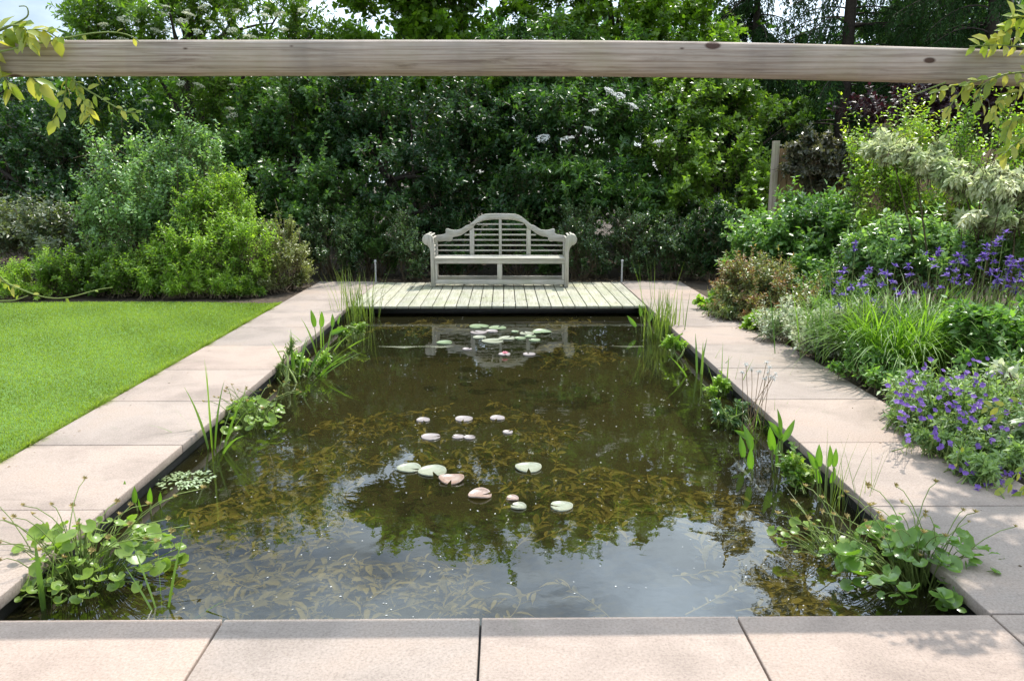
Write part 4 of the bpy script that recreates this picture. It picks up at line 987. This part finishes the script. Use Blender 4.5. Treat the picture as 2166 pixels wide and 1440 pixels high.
# shared big-leaf meshes
def kidney(name, mat, seed, cup=.18):
    rng = np.random.default_rng(seed); k = 22
    a = np.linspace(R(22), R(338), k); rr = 1 + .05 * np.sin(a * 7 + seed) + rng.normal(0, .02, k)
    ring = np.stack([-np.cos(a) * rr + .25, np.sin(a) * rr * 1.05, cup * (rr ** 2) * (.7 + .5 * np.abs(np.sin(a)))], -1) * .5
    mid_ = np.stack([-np.cos(a) * rr * .55 + .12, np.sin(a) * rr * .55, cup * .3 * rr], -1) * .5
    V = np.concatenate([[[0.0, 0, 0]], mid_, ring])
    F3 = [[0, 1 + i, 2 + i] for i in range(k - 1)]; F4 = [[1 + i, 1 + k + i, 2 + k + i, 2 + i] for i in range(k - 1)]
    mb = MB(); mb.add(V, np.array(F3), np.concatenate([[.5], np.full(k, .4), np.full(k, .62)])); mb.F.append(np.array(F4))
    return mb.mesh(name, mat, True)
KID = {m_: [kidney('round_leaf', M[m_], s_, c_) for s_, c_ in ((1, .16), (2, .34), (3, -.10), (4, .5))] for m_ in ('caltha', 'caltha2')}
def seedhead():
    rng = np.random.default_rng(3); mb = MB()
    for i in range(9):
        a = i * 2.4; el_ = .3 + .9 * rng.random()
        d = np.array([[math.cos(a) * math.cos(el_), math.sin(a) * math.cos(el_), math.sin(el_)]])
        leaves(mb, np.zeros((1, 3)), d, np.array([[0, 0, 1.]]), .018, .008, rng.random() * .8)
    return mb.mesh('seed_head', M['seed'])
SEED = seedhead()
def caltha(label, px, py, nleaf, rx, ry, H, size, mat, seed, nseed=20, seedspan=(1.3, 1.2), offs=(0, 0), stalk='gstem'):
    rng = np.random.default_rng(seed); b0 = G(px, py, WZ)
    root = thing('marsh_marigold', label, 'water plant', (b0[0], b0[1], WZ))
    E = []; B = []
    for i in range(nleaf):
        a = rng.random() * 6.28; r_ = rng.random() ** .6
        h = WZ + .015 + H * (1 - .75 * r_ * r_) * rng.uniform(.25, 1.05)
        e = np.array([b0[0] + offs[0] + rx * r_ * math.cos(a), b0[1] + offs[1] + ry * r_ * math.sin(a), h])
        E.append(e); B.append(b0 + np.array([rx * .3 * r_ * math.cos(a), ry * .3 * r_ * math.sin(a), -.08]))
        nn = (math.cos(a) * .5 + rng.normal(0, .35), math.sin(a) * .4 - .25 + rng.normal(0, .35), 1.0)
        dd = (math.cos(a) + rng.normal(0, .5), math.sin(a) + rng.normal(0, .5), rng.normal(-.1, .3))
        place('leaf', KID[mat][rng.integers(4)], root, e, dd, nn, size * rng.choice([.5, .7, .85, 1.0, 1.25, 1.5], p=[.2, .22, .22, .18, .12, .06]))
    SE = []; SB = []
    for i in range(nseed):
        a = rng.random() * 6.28; r_ = rng.random() ** .5
        e = np.array([b0[0] + offs[0] * 1.6 + seedspan[0] * rx * r_ * math.cos(a), b0[1] + offs[1] * 1.6 + seedspan[1] * ry * r_ * math.sin(a), WZ + .05 + H * rng.uniform(.5, 1.35)])
        SE.append(e); SB.append(b0 + np.array([rng.normal(0, .05), rng.normal(0, .05), -.05]))
        place('seed_head', SEED, root, e, (1, 0, 0), (rng.normal(0, .4), rng.normal(0, .4), 1), rng.uniform(.8, 1.4))
    E, B, SE, SB = map(np.array, (E, B, SE, SB))
    st = MB()
    for B_, E_ in ((B, E), (SB, SE)):
        c_ = B_ * .45 + E_ * .55; c_[:, 2] = np.maximum(E_[:, 2] + .01, B_[:, 2] + .05)
        c_ = c_ + rng.normal(0, .02, c_.shape); tubes(st, bez(B_, c_, E_, 6), .0032, .0020)
    st.obj('stalks', M[stalk], root)
    return root
caltha('marsh marigold with round bright leaves filling the near corner on the lawn side', 175, 1225, 180, .40, .32, .24, .060, 'caltha', 151, 30, (1.35, 1.1), (0.02, .02))
caltha('marsh marigold with large deep green leaves sprawling over the near right corner', 1945, 1230, 165, .37, .35, .26, .068, 'caltha2', 152, 22, (1.2, 1.0), (-.02, .0), 'gstem')
caltha('smaller marsh marigold beside the slim sword-leaved iris', 535, 900, 60, .24, .24, .20, .065, 'caltha', 153, 22, (1.5, 1.2), (.02, 0))
caltha('leggy marigold stems with seed heads reaching out over the water at the right', 1790, 1175, 34, .26, .22, .16, .045, 'caltha', 154, 14, (1.1, 1.1), (-.08, .03), 'gstem')

def spear_mesh():
    k = 9; t = np.linspace(0, 1, k); w_ = .30 * np.sin(np.clip((t + .12) / 1.12, 0, 1) * math.pi) ** .8 * (1 - .35 * t); w_[-1] = 0.0
    zc = -.10 * t * t
    V = np.concatenate([np.stack([t, np.zeros(k), zc - .0], -1), np.stack([t - .05 * (1 - t), w_ * .62, zc + .09 * w_ * 3], -1), np.stack([t - .05 * (1 - t), -w_ * .62, zc + .09 * w_ * 3], -1)])
    F = [[i, k + i, k + i + 1, i + 1] for i in range(k - 1)] + [[i, i + 1, 2 * k + i + 1, 2 * k + i] for i in range(k - 1)]
    mb = MB(); mb.add(V, F, np.concatenate([np.full(k, .65), np.full(2 * k, .35)])); return mb.mesh('spear_leaf', M['ponte'], True)
SPEAR = spear_mesh()
def pontederia(label, leaves_, seed):
    rng = np.random.default_rng(seed); b0 = G(leaves_[0][0], leaves_[0][1], WZ)
    root = thing('pickerel_weed', label, 'water plant', (b0[0], b0[1], WZ)); st = MB()
    for (bx_, by_, tx, ty, ang, L_) in leaves_:
        b_ = G(bx_, by_, WZ); e = P(tx, ty, b_[1]); base_ = b_.copy(); base_[2] -= .1
        c_ = (base_ + e) / 2 + rng.normal(0, .01, 3)
        tube(st, bez(base_[None], c_[None], e[None], 6)[0], np.linspace(.006, .004, 6), 5)
        d = (math.sin(R(ang)), rng.normal(0, .12), math.cos(R(ang)))
        place('leaf', SPEAR, root, e, d, (rng.normal(0, .5), -1, .35), L_)
    st.obj('stalks', M['gstem'], root); return root
pontederia('bright spear-shaped leaves on tall stalks at the flower side coping', [(1592, 1010, 1588, 990, -4, .13), (1600, 1000, 1588, 950, -15, .16), (1640, 1000, 1640, 985, 3, .11), (1640, 995, 1634, 950, -12, .15), (1650, 985, 1648, 918, -2, .16), (1655, 985, 1652, 925, -38, .15), (1660, 985, 1655, 930, 35, .15), (1665, 980, 1640, 960, 25, .12), (1600, 985, 1572, 965, -8, .13), (1600, 960, 1592, 930, -60, .14)], 161)
pontederia('row of slim spear leaves between the bright spears and the needle rush', [(1735, 1060, 1726, 990, -30, .12), (1738, 1060, 1733, 985, -3, .12), (1752, 1062, 1752, 985, 2, .12), (1757, 1062, 1764, 985, 4, .10), (1742, 1060, 1735, 1020, -22, .10), (1760, 1062, 1758, 1020, 8, .09)], 162)
pontederia('small upright spear leaves behind the near marigold on the lawn side', [(268, 1075, 266, 1055, -8, .10), (284, 1080, 285, 1062, 4, .09), (318, 1085, 318, 1062, 8, .09), (300, 1082, 300, 1080, -20, .07), (338, 1070, 338, 1062, 10, .06)], 163)
pontederia('yellow-green spear leaves at the foot of the tall pale reeds', [(1358, 700, 1355, 668, -5, .14), (1350, 705, 1345, 690, -40, .16), (1365, 705, 1372, 680, 25, .14), (1420, 735, 1425, 722, 50, .14)], 164)
pontederia('broad upright leaves behind the iris on the lawn side', [(668, 735, 665, 690, -6, .18), (676, 735, 680, 690, 8, .17), (700, 720, 703, 690, 4, .14), (715, 700, 716, 685, 10, .12), (690, 728, 700, 705, 70, .18)], 165)

# cotton grass
ct = G(1625, 905, 0.0); cot = thing('cotton_grass', 'white tufted cotton grass on thin stalks leaning over the coping', 'water plant', (ct[0] - .1, ct[1], WZ))
rng = np.random.default_rng(171); st = MB(); tf = MB()
for (px, py) in ((1578, 770), (1590, 780), (1570, 785), (1605, 785), (1622, 765), (1625, 785), (1632, 795), (1636, 800), (1618, 800), (1628, 775), (1640, 790)):
    e = P(px, py, 5.3 + rng.uniform(-.08, .08)); b_ = np.array([1.72 + rng.normal(0, .05), 5.15 + rng.normal(0, .06), WZ - .05])
    tube(st, bez(b_[None], ((b_ + e) / 2 + rng.normal(0, .015, 3))[None], e[None], 6)[0], [.002] * 6, 4)
    k = 22; d = nrmz(rng.normal(size=(k, 3)) + np.array([0, 0, -.5])); leaves(tf, np.repeat(e[None], k, 0), d, rng.normal(size=(k, 3)), rng.uniform(.015, .032, k), .005, rng.random(k) * .8)
st.obj('stalks', M['rstem'], cot); tf.obj('tufts', M['white'], cot)
# leafy water plants
shrub('water_forget', 'pale leafy marginal plant against the coping between the two irises', 'water plant', [Lb(605, 770, 6.75, 28, 55, .12), Lb(590, 800, 6.5, 25, 28, .1)], 90, 18, .028, .009, 'rush', sl=.16, up=.8, seed=172, stem_mat='gstem', zmin=-1, base=(G(600, 810, WZ)[0], 6.5, WZ))
shrub('brooklime', 'dark glossy floating leaves near the cotton grass', 'water plant', [Lb(1540, 868, 5.35, 42, 26, .16)], 70, 14, .030, .016, 'glossy', sl=.12, up=.4, seed=173, stem_mat='gstem', zmin=-1, base=(G(1540, 880, WZ)[0], 5.3, WZ))
shrub('parrot_feather', 'low yellow-green leaves at the waterline below the tall pale reeds', 'water plant', [Lb(1425, 722, 7.55, 28, 12, .12)], 50, 12, .05, .022, 'bright', sl=.1, up=.5, seed=174, stem_mat='gstem', zmin=-1, base=(G(1425, 728, WZ)[0], 7.5, WZ))

for k_, (px, py, Y, rx, ry, mt, lab) in enumerate([
    (655, 760, 6.9, 34, 20, 'bright', 'low leafy water mint between the two spreading irises on the lawn side'),
    (520, 868, 5.55, 34, 20, 'caltha', 'low leafy tuft at the coping just behind the smaller marsh marigold'),
    (1510, 812, 6.15, 34, 16, 'bright', 'low leafy tuft at the coping beside the thin dark iris blades'),
    (1690, 985, 4.25, 36, 22, 'caltha', 'low leafy tuft at the coping between the two spear-leaved plants'),
    (745, 692, 8.3, 30, 12, 'caltha', 'low leafy tuft at the foot of the fine rush clump')]):
    shrub('water_mint', lab, 'water plant', [Lb(px, py, Y, rx, ry, .12)], 70, 12, .034, .018, mt, sl=.12, up=.55, seed=176 + k_, stem_mat='gstem', zmin=-.6, base=(P(px, py, Y)[0], Y, WZ))

# water hawthorn: a floating raft of small leaves, each a part
haw = thing('water_hawthorn', 'floating raft of many small pale green leaves by the near lawn side coping', 'water plant', G(392, 1018, WZ))
rng = np.random.default_rng(175); mb = MB(); leaves(mb, np.zeros((1, 3)), np.array([[1., 0, 0]]), np.array([[0, 0, 1.]]), 1, .55, .4, OVAL); HL = mb.mesh('floating_leaf', M['haw'])
c0 = G(392, 1018, WZ)
for i in range(150):
    a = rng.random() * 6.28; r_ = rng.random() ** .55
    p = c0 + np.array([.155 * r_ * math.cos(a), .135 * r_ * math.sin(a), .004 + .012 * rng.random()])
    place('leaf', HL, haw, p, (math.cos(a + rng.normal(0, .8)), math.sin(a + rng.normal(0, .8)), rng.normal(.05, .12)), (rng.normal(0, .15), rng.normal(0, .15), 1), rng.uniform(.022, .038))

# ================================================================== LILY PADS
def pad(label, px, py, wpx, mat, notch, tilt=0.0, group='water lily pads', flower=False):
    c = G(px, py, WZ); rad = wpx / ppm(c[1]) / 2
    k = 36; a = notch + np.linspace(R(9), R(351), k); rng = np.random.default_rng(int(px * 7 + py))
    wob = 1 + .025 * np.sin(a * 3 + px) + rng.normal(0, .008, k)
    r1 = rad * wob
    def ringv(f, zz): return np.stack([np.cos(a) * r1 * f, np.sin(a) * r1 * f, np.full(k, zz) + (tilt * .5 * f * f * (np.cos(2 * a + px) * .5 + .5) * rad)], -1)
    V = np.concatenate([[[math.cos(notch) * rad * .06, math.sin(notch) * rad * .06, .004]], ringv(.55, .0045), ringv(.94, .005), ringv(1.0, .0095), ringv(1.0, .001)])
    F3 = [[0, 1 + i, 2 + i] for i in range(k - 1)]
    F4 = [[1 + q * k + i, 1 + (q + 1) * k + i, 2 + (q + 1) * k + i, 2 + q * k + i] for q in range(3) for i in range(k - 1)]
    mb = MB(); mb.add(V + c, np.array(F3)); mb.F.append(np.array(F4))
    o = mb.obj('lily_pad', M[mat], None, True, origin=tuple(c))
    tag(o, label, 'lily pad', group)
    return o
FARP = 'far lily pads in front of the deck'; MIDP = 'mauve lily pads in mid pond'; NEARP = 'large near lily pads'
for args in (
    ('round green pad nearest the deck, left of its touching twin', 1013, 691, 41, 'pad_green', 5.2, .05, FARP),
    ('round green pad nearest the deck, right of its touching twin', 1052, 694, 37, 'pad_green', 1.2, .05, FARP),
    ('pinkish pad just below the two green pads nearest the deck', 1012, 704, 34, 'pad_mauve', 2.2, .05, FARP),
    ('small reddish-green pad squeezed under the right green twin', 1040, 701, 26, 'pad_mauve', 4.0, .05, FARP),
    ('yellow-green pad below the pinkish pad in the far cluster', 1014, 714, 28, 'pad_grey', 5.5, .05, FARP),
    ('large pale pad at the front of the far cluster', 1042, 722, 46, 'pad_grey', .4, .05, FARP),
    ('pale green pad touching the right side of the large front pad', 1072, 716, 34, 'pad_grey', 1.0, .05, FARP),
    ('narrow green pad at the right end of the front row of the far cluster', 1100, 716, 24, 'pad_green', 4.0, .05, FARP),
    ('tiny green pad alone between the twins and the right cluster', 1089, 702, 16, 'pad_green', 3.0, .05, FARP),
    ('grey-green pad at the left of the right-hand far cluster', 1114, 706, 30, 'pad_grey', 2.0, .05, FARP),
    ('big light green pad with a curled edge in the right-hand far cluster', 1146, 703, 40, 'pad_green', 4.7, .25, FARP),
    ('thin green pad under the curled-edge pad', 1122, 712, 24, 'pad_green', 1.0, .05, FARP),
    ('small green pad at the far right below the curled-edge pad', 1131, 720, 24, 'pad_green', 2.5, .05, FARP),
    ('lone green pad floating left of the far cluster', 940, 725, 33, 'pad_green', .3, .05, FARP),
    ('small brown-grey pad below and right of the lone green pad', 988, 739, 20, 'pad_mauve', 1.0, .05, FARP),
    ('pad carrying the pink water lily flower', 1067, 750, 25, 'pad_mauve', 5.0, .05, FARP),
    ('mauve pad right of the pink water lily flower', 1119, 750, 26, 'pad_mauve', 1.7, .05, FARP),
    ('mauve pad with an open notch, leftmost of the back row in mid pond', 895, 889, 28, 'pad_mauve', 5.0, .05, MIDP),
    ('largest mauve pad of the back row in mid pond', 981, 887, 37, 'pad_mauve', 4.6, .05, MIDP),
    ('mauve pad with a wet rim, rightmost of the back row in mid pond', 1052, 885, 31, 'pad_mauve', 4.5, .05, MIDP),
    ('smallest mauve pad, alone at the right in mid pond', 1074, 915, 21, 'pad_mauve', 1.0, .05, MIDP),
    ('large mauve pad with a slit pointing right, front row in mid pond', 911, 925, 40, 'pad_mauve', .2, .03, MIDP),
    ('mauve pad left of a touching pair, front row in mid pond', 969, 925, 25, 'pad_mauve', 2.8, .05, MIDP),
    ('mauve pad right of a touching pair, front row in mid pond', 993, 926, 24, 'pad_mauve', .5, .05, MIDP),
    ('grey-green pad at the left end of the near row of three', 865, 991, 51, 'pad_grey', 5.9, .10, NEARP),
    ('widest grey-green pad in the middle of the near row of three', 915, 997, 61, 'pad_grey', 5.0, .05, NEARP),
    ('reddish pad with a curled rim at the right end of the near row of three', 955, 1015, 54, 'pad_red', 4.6, .35, NEARP),
    ('grey-green pad alone to the right of the near row of three', 1118, 990, 56, 'pad_grey', 4.7, .15, NEARP),
    ('red-edged folded pad below the near row of three', 1015, 1048, 50, 'pad_red', .3, .40, NEARP),
    ('small torn reddish pad beside the pale broken one', 1084, 1055, 26, 'pad_red', 3.0, .2, NEARP),
    ('small pale pad with a broken edge', 1097, 1072, 33, 'pad_grey', 2.7, .15, NEARP),
    ('pale pad with a slit to the left, nearest and farthest right of all pads', 1188, 1072, 48, 'pad_grey', 3.0, .10, NEARP)):
    pad(*args)
lf = G(1068, 753, WZ) + np.array([0, 0, .02])
fm = petal_mesh('petals', [(i * .785, .5, .045, .02) for i in range(8)] + [(i * 1.05 + .3, 1.0, .038, .018) for i in range(6)], M['pink'], 2)
wl2 = thing('water_lily_flower', 'pink water lily flower open on a far pad', 'flower', lf)
place('petals', fm, wl2, lf, (1, 0, 0), (0, 0, 1), 1.0)

# ================================================================== PONDWEED under the surface
def pondweed(label, cx_, cy_, rx, ry, n, seed, depth=(.006, .055), LL=.092, dens=13):
    rng = np.random.default_rng(seed); c = G(cx_, cy_, WZ); s = ppm(c[1])
    e1 = G(cx_, cy_ - ry, WZ)[1]; e2 = G(cx_, cy_ + ry, WZ)[1]
    hx, hy = rx / s, abs(e1 - e2) / 2; cyy = (e1 + e2) / 2
    root = thing('pondweed', label, 'pondweed', (c[0], cyy, WZ - .3), 'submerged pondweed')
    n = int(n * .58)
    a = rng.random(n) * 6.28; r_ = np.sqrt(rng.random(n))
    e = np.stack([c[0] + hx * r_ * np.cos(a), cyy + hy * r_ * np.sin(a), WZ - rng.uniform(*depth, n)], -1)
    az_ = rng.normal(.6, 1.3, n) + np.where(rng.random(n) < .4, 3.1, 0); L_ = rng.uniform(.18, .42, n)
    b_ = e - np.stack([np.cos(az_), np.sin(az_) * .8, np.zeros(n)], -1) * L_[:, None] - np.array([0, 0, .06])
    b_[:, 0] = np.clip(b_[:, 0], PX0 + .02, PX1 - .02); b_[:, 1] = np.clip(b_[:, 1], PY0 + .03, 10.1)
    c_ = (b_ + e) / 2 + rng.normal(0, .04, (n, 3)) * np.array([1, 1, .3]); c_[:, 2] = np.minimum(c_[:, 2], WZ - .015)
    poly = bez(b_, c_, e, 6); st = MB(); tubes(st, poly, .0050, .003); st.obj('stems', M['weedstem'], root, kind='stuff')
    p, D, N, u = along(poly, dens, .05, rng, (.6, 1.1)); D[:, 2] *= .25; N = np.array([0, 0, 1.]) + rng.normal(0, .45, N.shape)
    fm = MB(); s_ = rng.uniform(.4, 1.25, len(p)) * np.where(u > .9, .6, 1)
    leaves(fm, p, D, N, LL * s_, LL * rng.uniform(.22, .40, len(p)) * s_, np.clip(np.repeat(rng.normal(.42, .12, n), dens) + rng.normal(0, .15, len(p)), 0, .8), OVAL)
    V = fm.V[0]; V[:, 2] = np.minimum(V[:, 2], WZ - .006)
    fm.obj('leaves', M['weed'], root, kind='stuff')
for i, a in enumerate((
    ('broad brown pondweed bed under the surface near the raft of floating leaves', 560, 1120, 175, 110, 120),
    ('pale pondweed bed under the sky reflection by the near coping', 640, 1240, 220, 60, 90),
    ('sparse pondweed sprays under the sky reflection at the near middle', 950, 1225, 240, 60, 45),
    ('pondweed bed right of the near lily pads', 1290, 1035, 215, 60, 110),
    ('pondweed sprays between the near and mid lily pads', 985, 965, 130, 30, 40),
    ('pondweed sprays left of the mauve lily pads', 790, 905, 105, 45, 55),
    ('pondweed sprays behind the mauve lily pads', 985, 865, 110, 22, 26),
    ('feathery pondweed branch right of the mauve lily pads', 1155, 905, 60, 32, 26),
    ('brown pondweed patch before the deck on the lawn side', 885, 678, 80, 12, 60),
    ('brown pondweed patch before the deck on the flower side', 1180, 675, 55, 9, 40),
    ('brown pondweed patch right of the far lily pads', 1210, 738, 80, 20, 60),
    ('dim pondweed bed beside the smaller marsh marigold', 640, 985, 100, 50, 60),
    ('brown pondweed under the leggy marigold stems at the right', 1700, 1215, 140, 65, 70),
    ('pondweed below the spear leaves at the flower side', 1500, 1080, 120, 45, 45))):
    pondweed(*a, seed=200 + i)
# specks of pollen and bubbles
rng = np.random.default_rng(240); n = 420
sx = rng.uniform(PX0 + .05, PX1 - .05, n); sy = PY0 + .05 + 7.1 * rng.random(n) ** 1.4
p = np.stack([sx, sy, np.full(n, WZ + .002)], -1); a = rng.random(n) * 6.28
mb = MB(); leaves(mb, p, np.stack([np.cos(a), np.sin(a), np.zeros(n)], -1), np.tile([0, 0, 1.], (n, 1)), rng.uniform(.004, .010, n) * (1 + sy * .08), rng.uniform(.003, .007, n) * (1 + sy * .08), rng.random(n) * .8)
tag(mb.obj('pollen_specks', M['white']), 'tiny pale specks of pollen and fluff on the water', 'specks', kind='stuff')

# ================================================================== VINE ON THE PERGOLA
OV = MB(); leaves(OV, np.zeros((1, 3)), np.array([[1., 0, 0]]), np.array([[0, 0, 1.]]), 1, .56, .4, OVAL); WL1 = OV.mesh('vine_leaf', M['wisteria'])
OV = MB(); leaves(OV, np.zeros((1, 3)), np.array([[1., 0, 0]]), np.array([[0, 0, 1.]]), 1, .5, .7, OVAL); WL2 = OV.mesh('young_vine_leaf', M['wisteria'])
OV = MB(); leaves(OV, np.zeros((1, 3)), np.array([[1., 0, 0]]), np.array([[0, 0, 1.]]), 1, .5, .05, OVAL); WL3 = OV.mesh('green_vine_leaf', M['wisteria'])
def vine(label, base, shoots, seed):
    """shoots: list of (pixel polyline, depth Y, leaflets along it, leaflet length, droop)"""
    rng = np.random.default_rng(seed); root = thing('wisteria_vine', label, 'vine', base); st = MB()
    for (pl, Y, nl, L_, dr) in shoots:
        pts = np.array([P(px, py, Y + .02 * math.sin(i * 1.3)) for i, (px, py) in enumerate(pl)])
        # resample smoothly
        tt = np.linspace(0, len(pts) - 1, 14); sm = np.stack([np.interp(tt, np.arange(len(pts)), pts[:, j]) for j in range(3)], -1)
        for _ in range(2): sm[1:-1] = (sm[:-2] + 2 * sm[1:-1] + sm[2:]) / 4
        tube(st, sm, np.linspace(.0045, .0022, 14), 5)
        for i in range(nl):
            f = (i + .5) / nl * 12.5; k = int(f); p = sm[k] * (1 - f + k) + sm[k + 1] * (f - k)
            t = sm[k + 1] - sm[k]; t = t / (np.linalg.norm(t) + 1e-9)
            s = 1 if i % 2 else -1
            d = t * .5 + np.array([-t[2], rng.normal(0, .5), t[0]]) * s * .7 + np.array([0, 0, -dr]) + rng.normal(0, .18, 3)
            nn = np.array([rng.normal(0, .5), -.8 + rng.normal(0, .4), .7])
            place('leaf', (WL1, WL2, WL3)[rng.integers(3)], root, p, d, nn, L_ * rng.uniform(.7, 1.2))
    st.obj('stems', M['gstem'], root)
    return root
vY = BY - .04
vl = vine('yellow-green wisteria shoots draped over the left end of the pergola beam', (-3.02, BY - .05, 0), [
    ([(-60, 120), (20, 70), (90, 60), (130, 85)], vY, 20, .085, .3),
    ([(-40, 90), (20, 50), (60, 60), (60, 100)], vY - .02, 16, .09, .4),
    ([(0, 110), (70, 95), (140, 80), (230, 64), (280, 75), (295, 90)], vY - .01, 5, .035, .2),
    ([(-20, 75), (40, 47), (62, 35), (58, 12), (40, 14)], vY - .01, 0, .03, .2),
    ([(60, 160), (85, 175), (90, 195)], vY + .08, 6, .09, .9),
    ([(10, 165), (20, 180), (24, 190)], vY + .08, 5, .085, .9),
    ([(150, 163), (165, 180), (210, 205), (245, 228), (275, 240), (292, 238)], vY, 12, .048, .2),
    ([(140, 165), (140, 190), (134, 220), (120, 240), (112, 262)], vY, 9, .062, .8),
    ([(155, 165), (165, 195), (180, 215), (180, 245)], vY, 9, .058, .8),
    ([(190, 215), (192, 240), (188, 258)], vY, 5, .06, .8),
    ([(205, 160), (214, 166)], vY, 2, .05, .9),
    ([(0, 120), (-20, 130), (-30, 180), (0, 160)], vY, 6, .10, .7)], 251)
# main stem of the vine up the post
mb = MB(); tube(mb, [[-3.0, BY + .04, -.03], [-3.04, BY - .01, .7], [-2.96, BY + .03, 1.4], [-2.98, BY - .02, 2.1], [-2.75, BY - .03, 2.26]], [.016, .014, .012, .010, .006], 7); mb.obj('trunk', M['stem'], vl, True)
vine('single vine shoot with few yellow leaves at the left edge above the lawn', (-2.98, 4.0, .9), [
    ([(-60, 570), (20, 600), (60, 620), (110, 635), (160, 628), (200, 612), (238, 608)], 3.95, 4, .035, .5),
    ([(-40, 640), (0, 636), (30, 636), (60, 625)], 3.95, 2, .03, .3),
    ([(0, 585), (15, 600), (30, 610)], 3.95, 7, .05, .5)], 253)
vr = vine('pale green wisteria sprays hanging from the right end of the pergola beam', (3.0, BY - .06, 0), [
    ([(2230, 60), (2160, 50), (2120, 70), (2080, 95)], vY, 22, .075, .4),
    ([(2230, 30), (2180, 35), (2130, 40)], vY - .02, 16, .08, .3),
    ([(2230, 110), (2170, 100), (2110, 95), (2050, 98)], vY - .02, 16, .055, .1),
    ([(2230, 160), (2150, 150), (2080, 170), (2020, 180), (1965, 200)], vY - .04, 22, .052, .6),
    ([(2120, 160), (2075, 180), (2070, 210), (2080, 225)], vY - .03, 6, .07, .9),
    ([(2060, 165), (2020, 210), (2000, 240)], vY - .02, 6, .07, .7),
    ([(2230, 190), (2160, 190), (2110, 210), (2100, 250)], vY - .03, 18, .06, .7),
    ([(2230, 220), (2180, 240), (2140, 250), (2125, 300)], vY - .02, 18, .062, .7),
    ([(2230, 290), (2170, 290), (2140, 310), (2120, 330)], vY - .01, 14, .062, .6),
    ([(2230, 100), (2200, 160), (2150, 180)], vY - .06, 16, .062, .6),
    ([(2000, 175), (1960, 190), (1900, 214)], vY, 0, .06, .6)], 252)
mb = MB(); tube(mb, [[3.0, BY + .04, -.03], [3.04, BY - .01, .7], [2.96, BY + .03, 1.4], [2.98, BY - .02, 2.1], [2.8, BY - .03, 2.25]], [.016, .014, .012, .010, .006], 7); mb.obj('trunk', M['stem'], vr, True)
vine('low vine sprays with yellow leaves over the geranium at the right edge', (3.0, 4.0, 0), [
    ([(2200, 860), (2140, 870), (2090, 880), (2040, 930), (2020, 970), (2030, 1000)], 4.0, 5, .05, .3),
    ([(2200, 840), (2150, 850), (2110, 862), (2080, 860)], 4.0, 8, .06, .3),
    ([(2200, 960), (2150, 1000), (2120, 1040)], 3.75, 7, .07, .7),
    ([(2200, 1010), (2170, 1030), (2150, 1050)], 3.75, 6, .07, .6)], 254)

# leaf litter on the soil behind the deck and along the path edges
rng = np.random.default_rng(261); n = 900
x = rng.uniform(-2.6, 2.9, n); y = rng.uniform(12.2, 12.9, n)
p = np.stack([x, y, np.full(n, -.02)], -1); a = rng.random(n) * 6.28
mb = MB(); leaves(mb, p, np.stack([np.cos(a), np.sin(a), rng.uniform(0, .6, n)], -1), np.array([0, 0, 1.]) + rng.normal(0, .4, (n, 3)), rng.uniform(.03, .06, n), rng.uniform(.015, .03, n), rng.random(n) * .8)
tag(mb.obj('leaf_litter', M['litter']), 'dry brown leaf litter on the soil behind the deck', 'litter', kind='stuff')


rng = np.random.default_rng(263); n = 60
p = np.stack([rng.uniform(-1.9, 1.75, n), rng.uniform(10.0, 12.1, n), np.full(n, .006)], -1); a = rng.random(n) * 6.28
mb = MB(); leaves(mb, p, np.stack([np.cos(a), np.sin(a), rng.uniform(0, .3, n)], -1), np.array([0, 0, 1.]) + rng.normal(0, .3, (n, 3)), rng.uniform(.02, .05, n), rng.uniform(.012, .022, n), rng.random(n) * .8)
tag(mb.obj('fallen_leaves', M['litter']), 'small dry fallen leaves scattered on the deck', 'litter', kind='stuff')
# crumbs of soil and fallen petals on the paving
rng = np.random.default_rng(262); n = 520
x = np.where(rng.random(n) < .6, rng.normal(RX - .08, .16, n), rng.normal(LX + .06, .12, n)); x = np.where(x > 0, np.clip(x, PX1 + .05, RX), np.clip(x, LX, PX0 - .05))
y = rng.uniform(2.4, 12.0, n); p = np.stack([x, y, np.full(n, .003)], -1); a = rng.random(n) * 6.28
mb = MB(); leaves(mb, p, np.stack([np.cos(a), np.sin(a), rng.uniform(0, .3, n)], -1), np.array([0, 0, 1.]) + rng.normal(0, .3, (n, 3)), rng.uniform(.006, .022, n), rng.uniform(.004, .012, n), rng.random(n) * .8)
tag(mb.obj('path_litter', M['litter']), 'crumbs of soil and bits of leaf along the path edges', 'litter', kind='stuff')
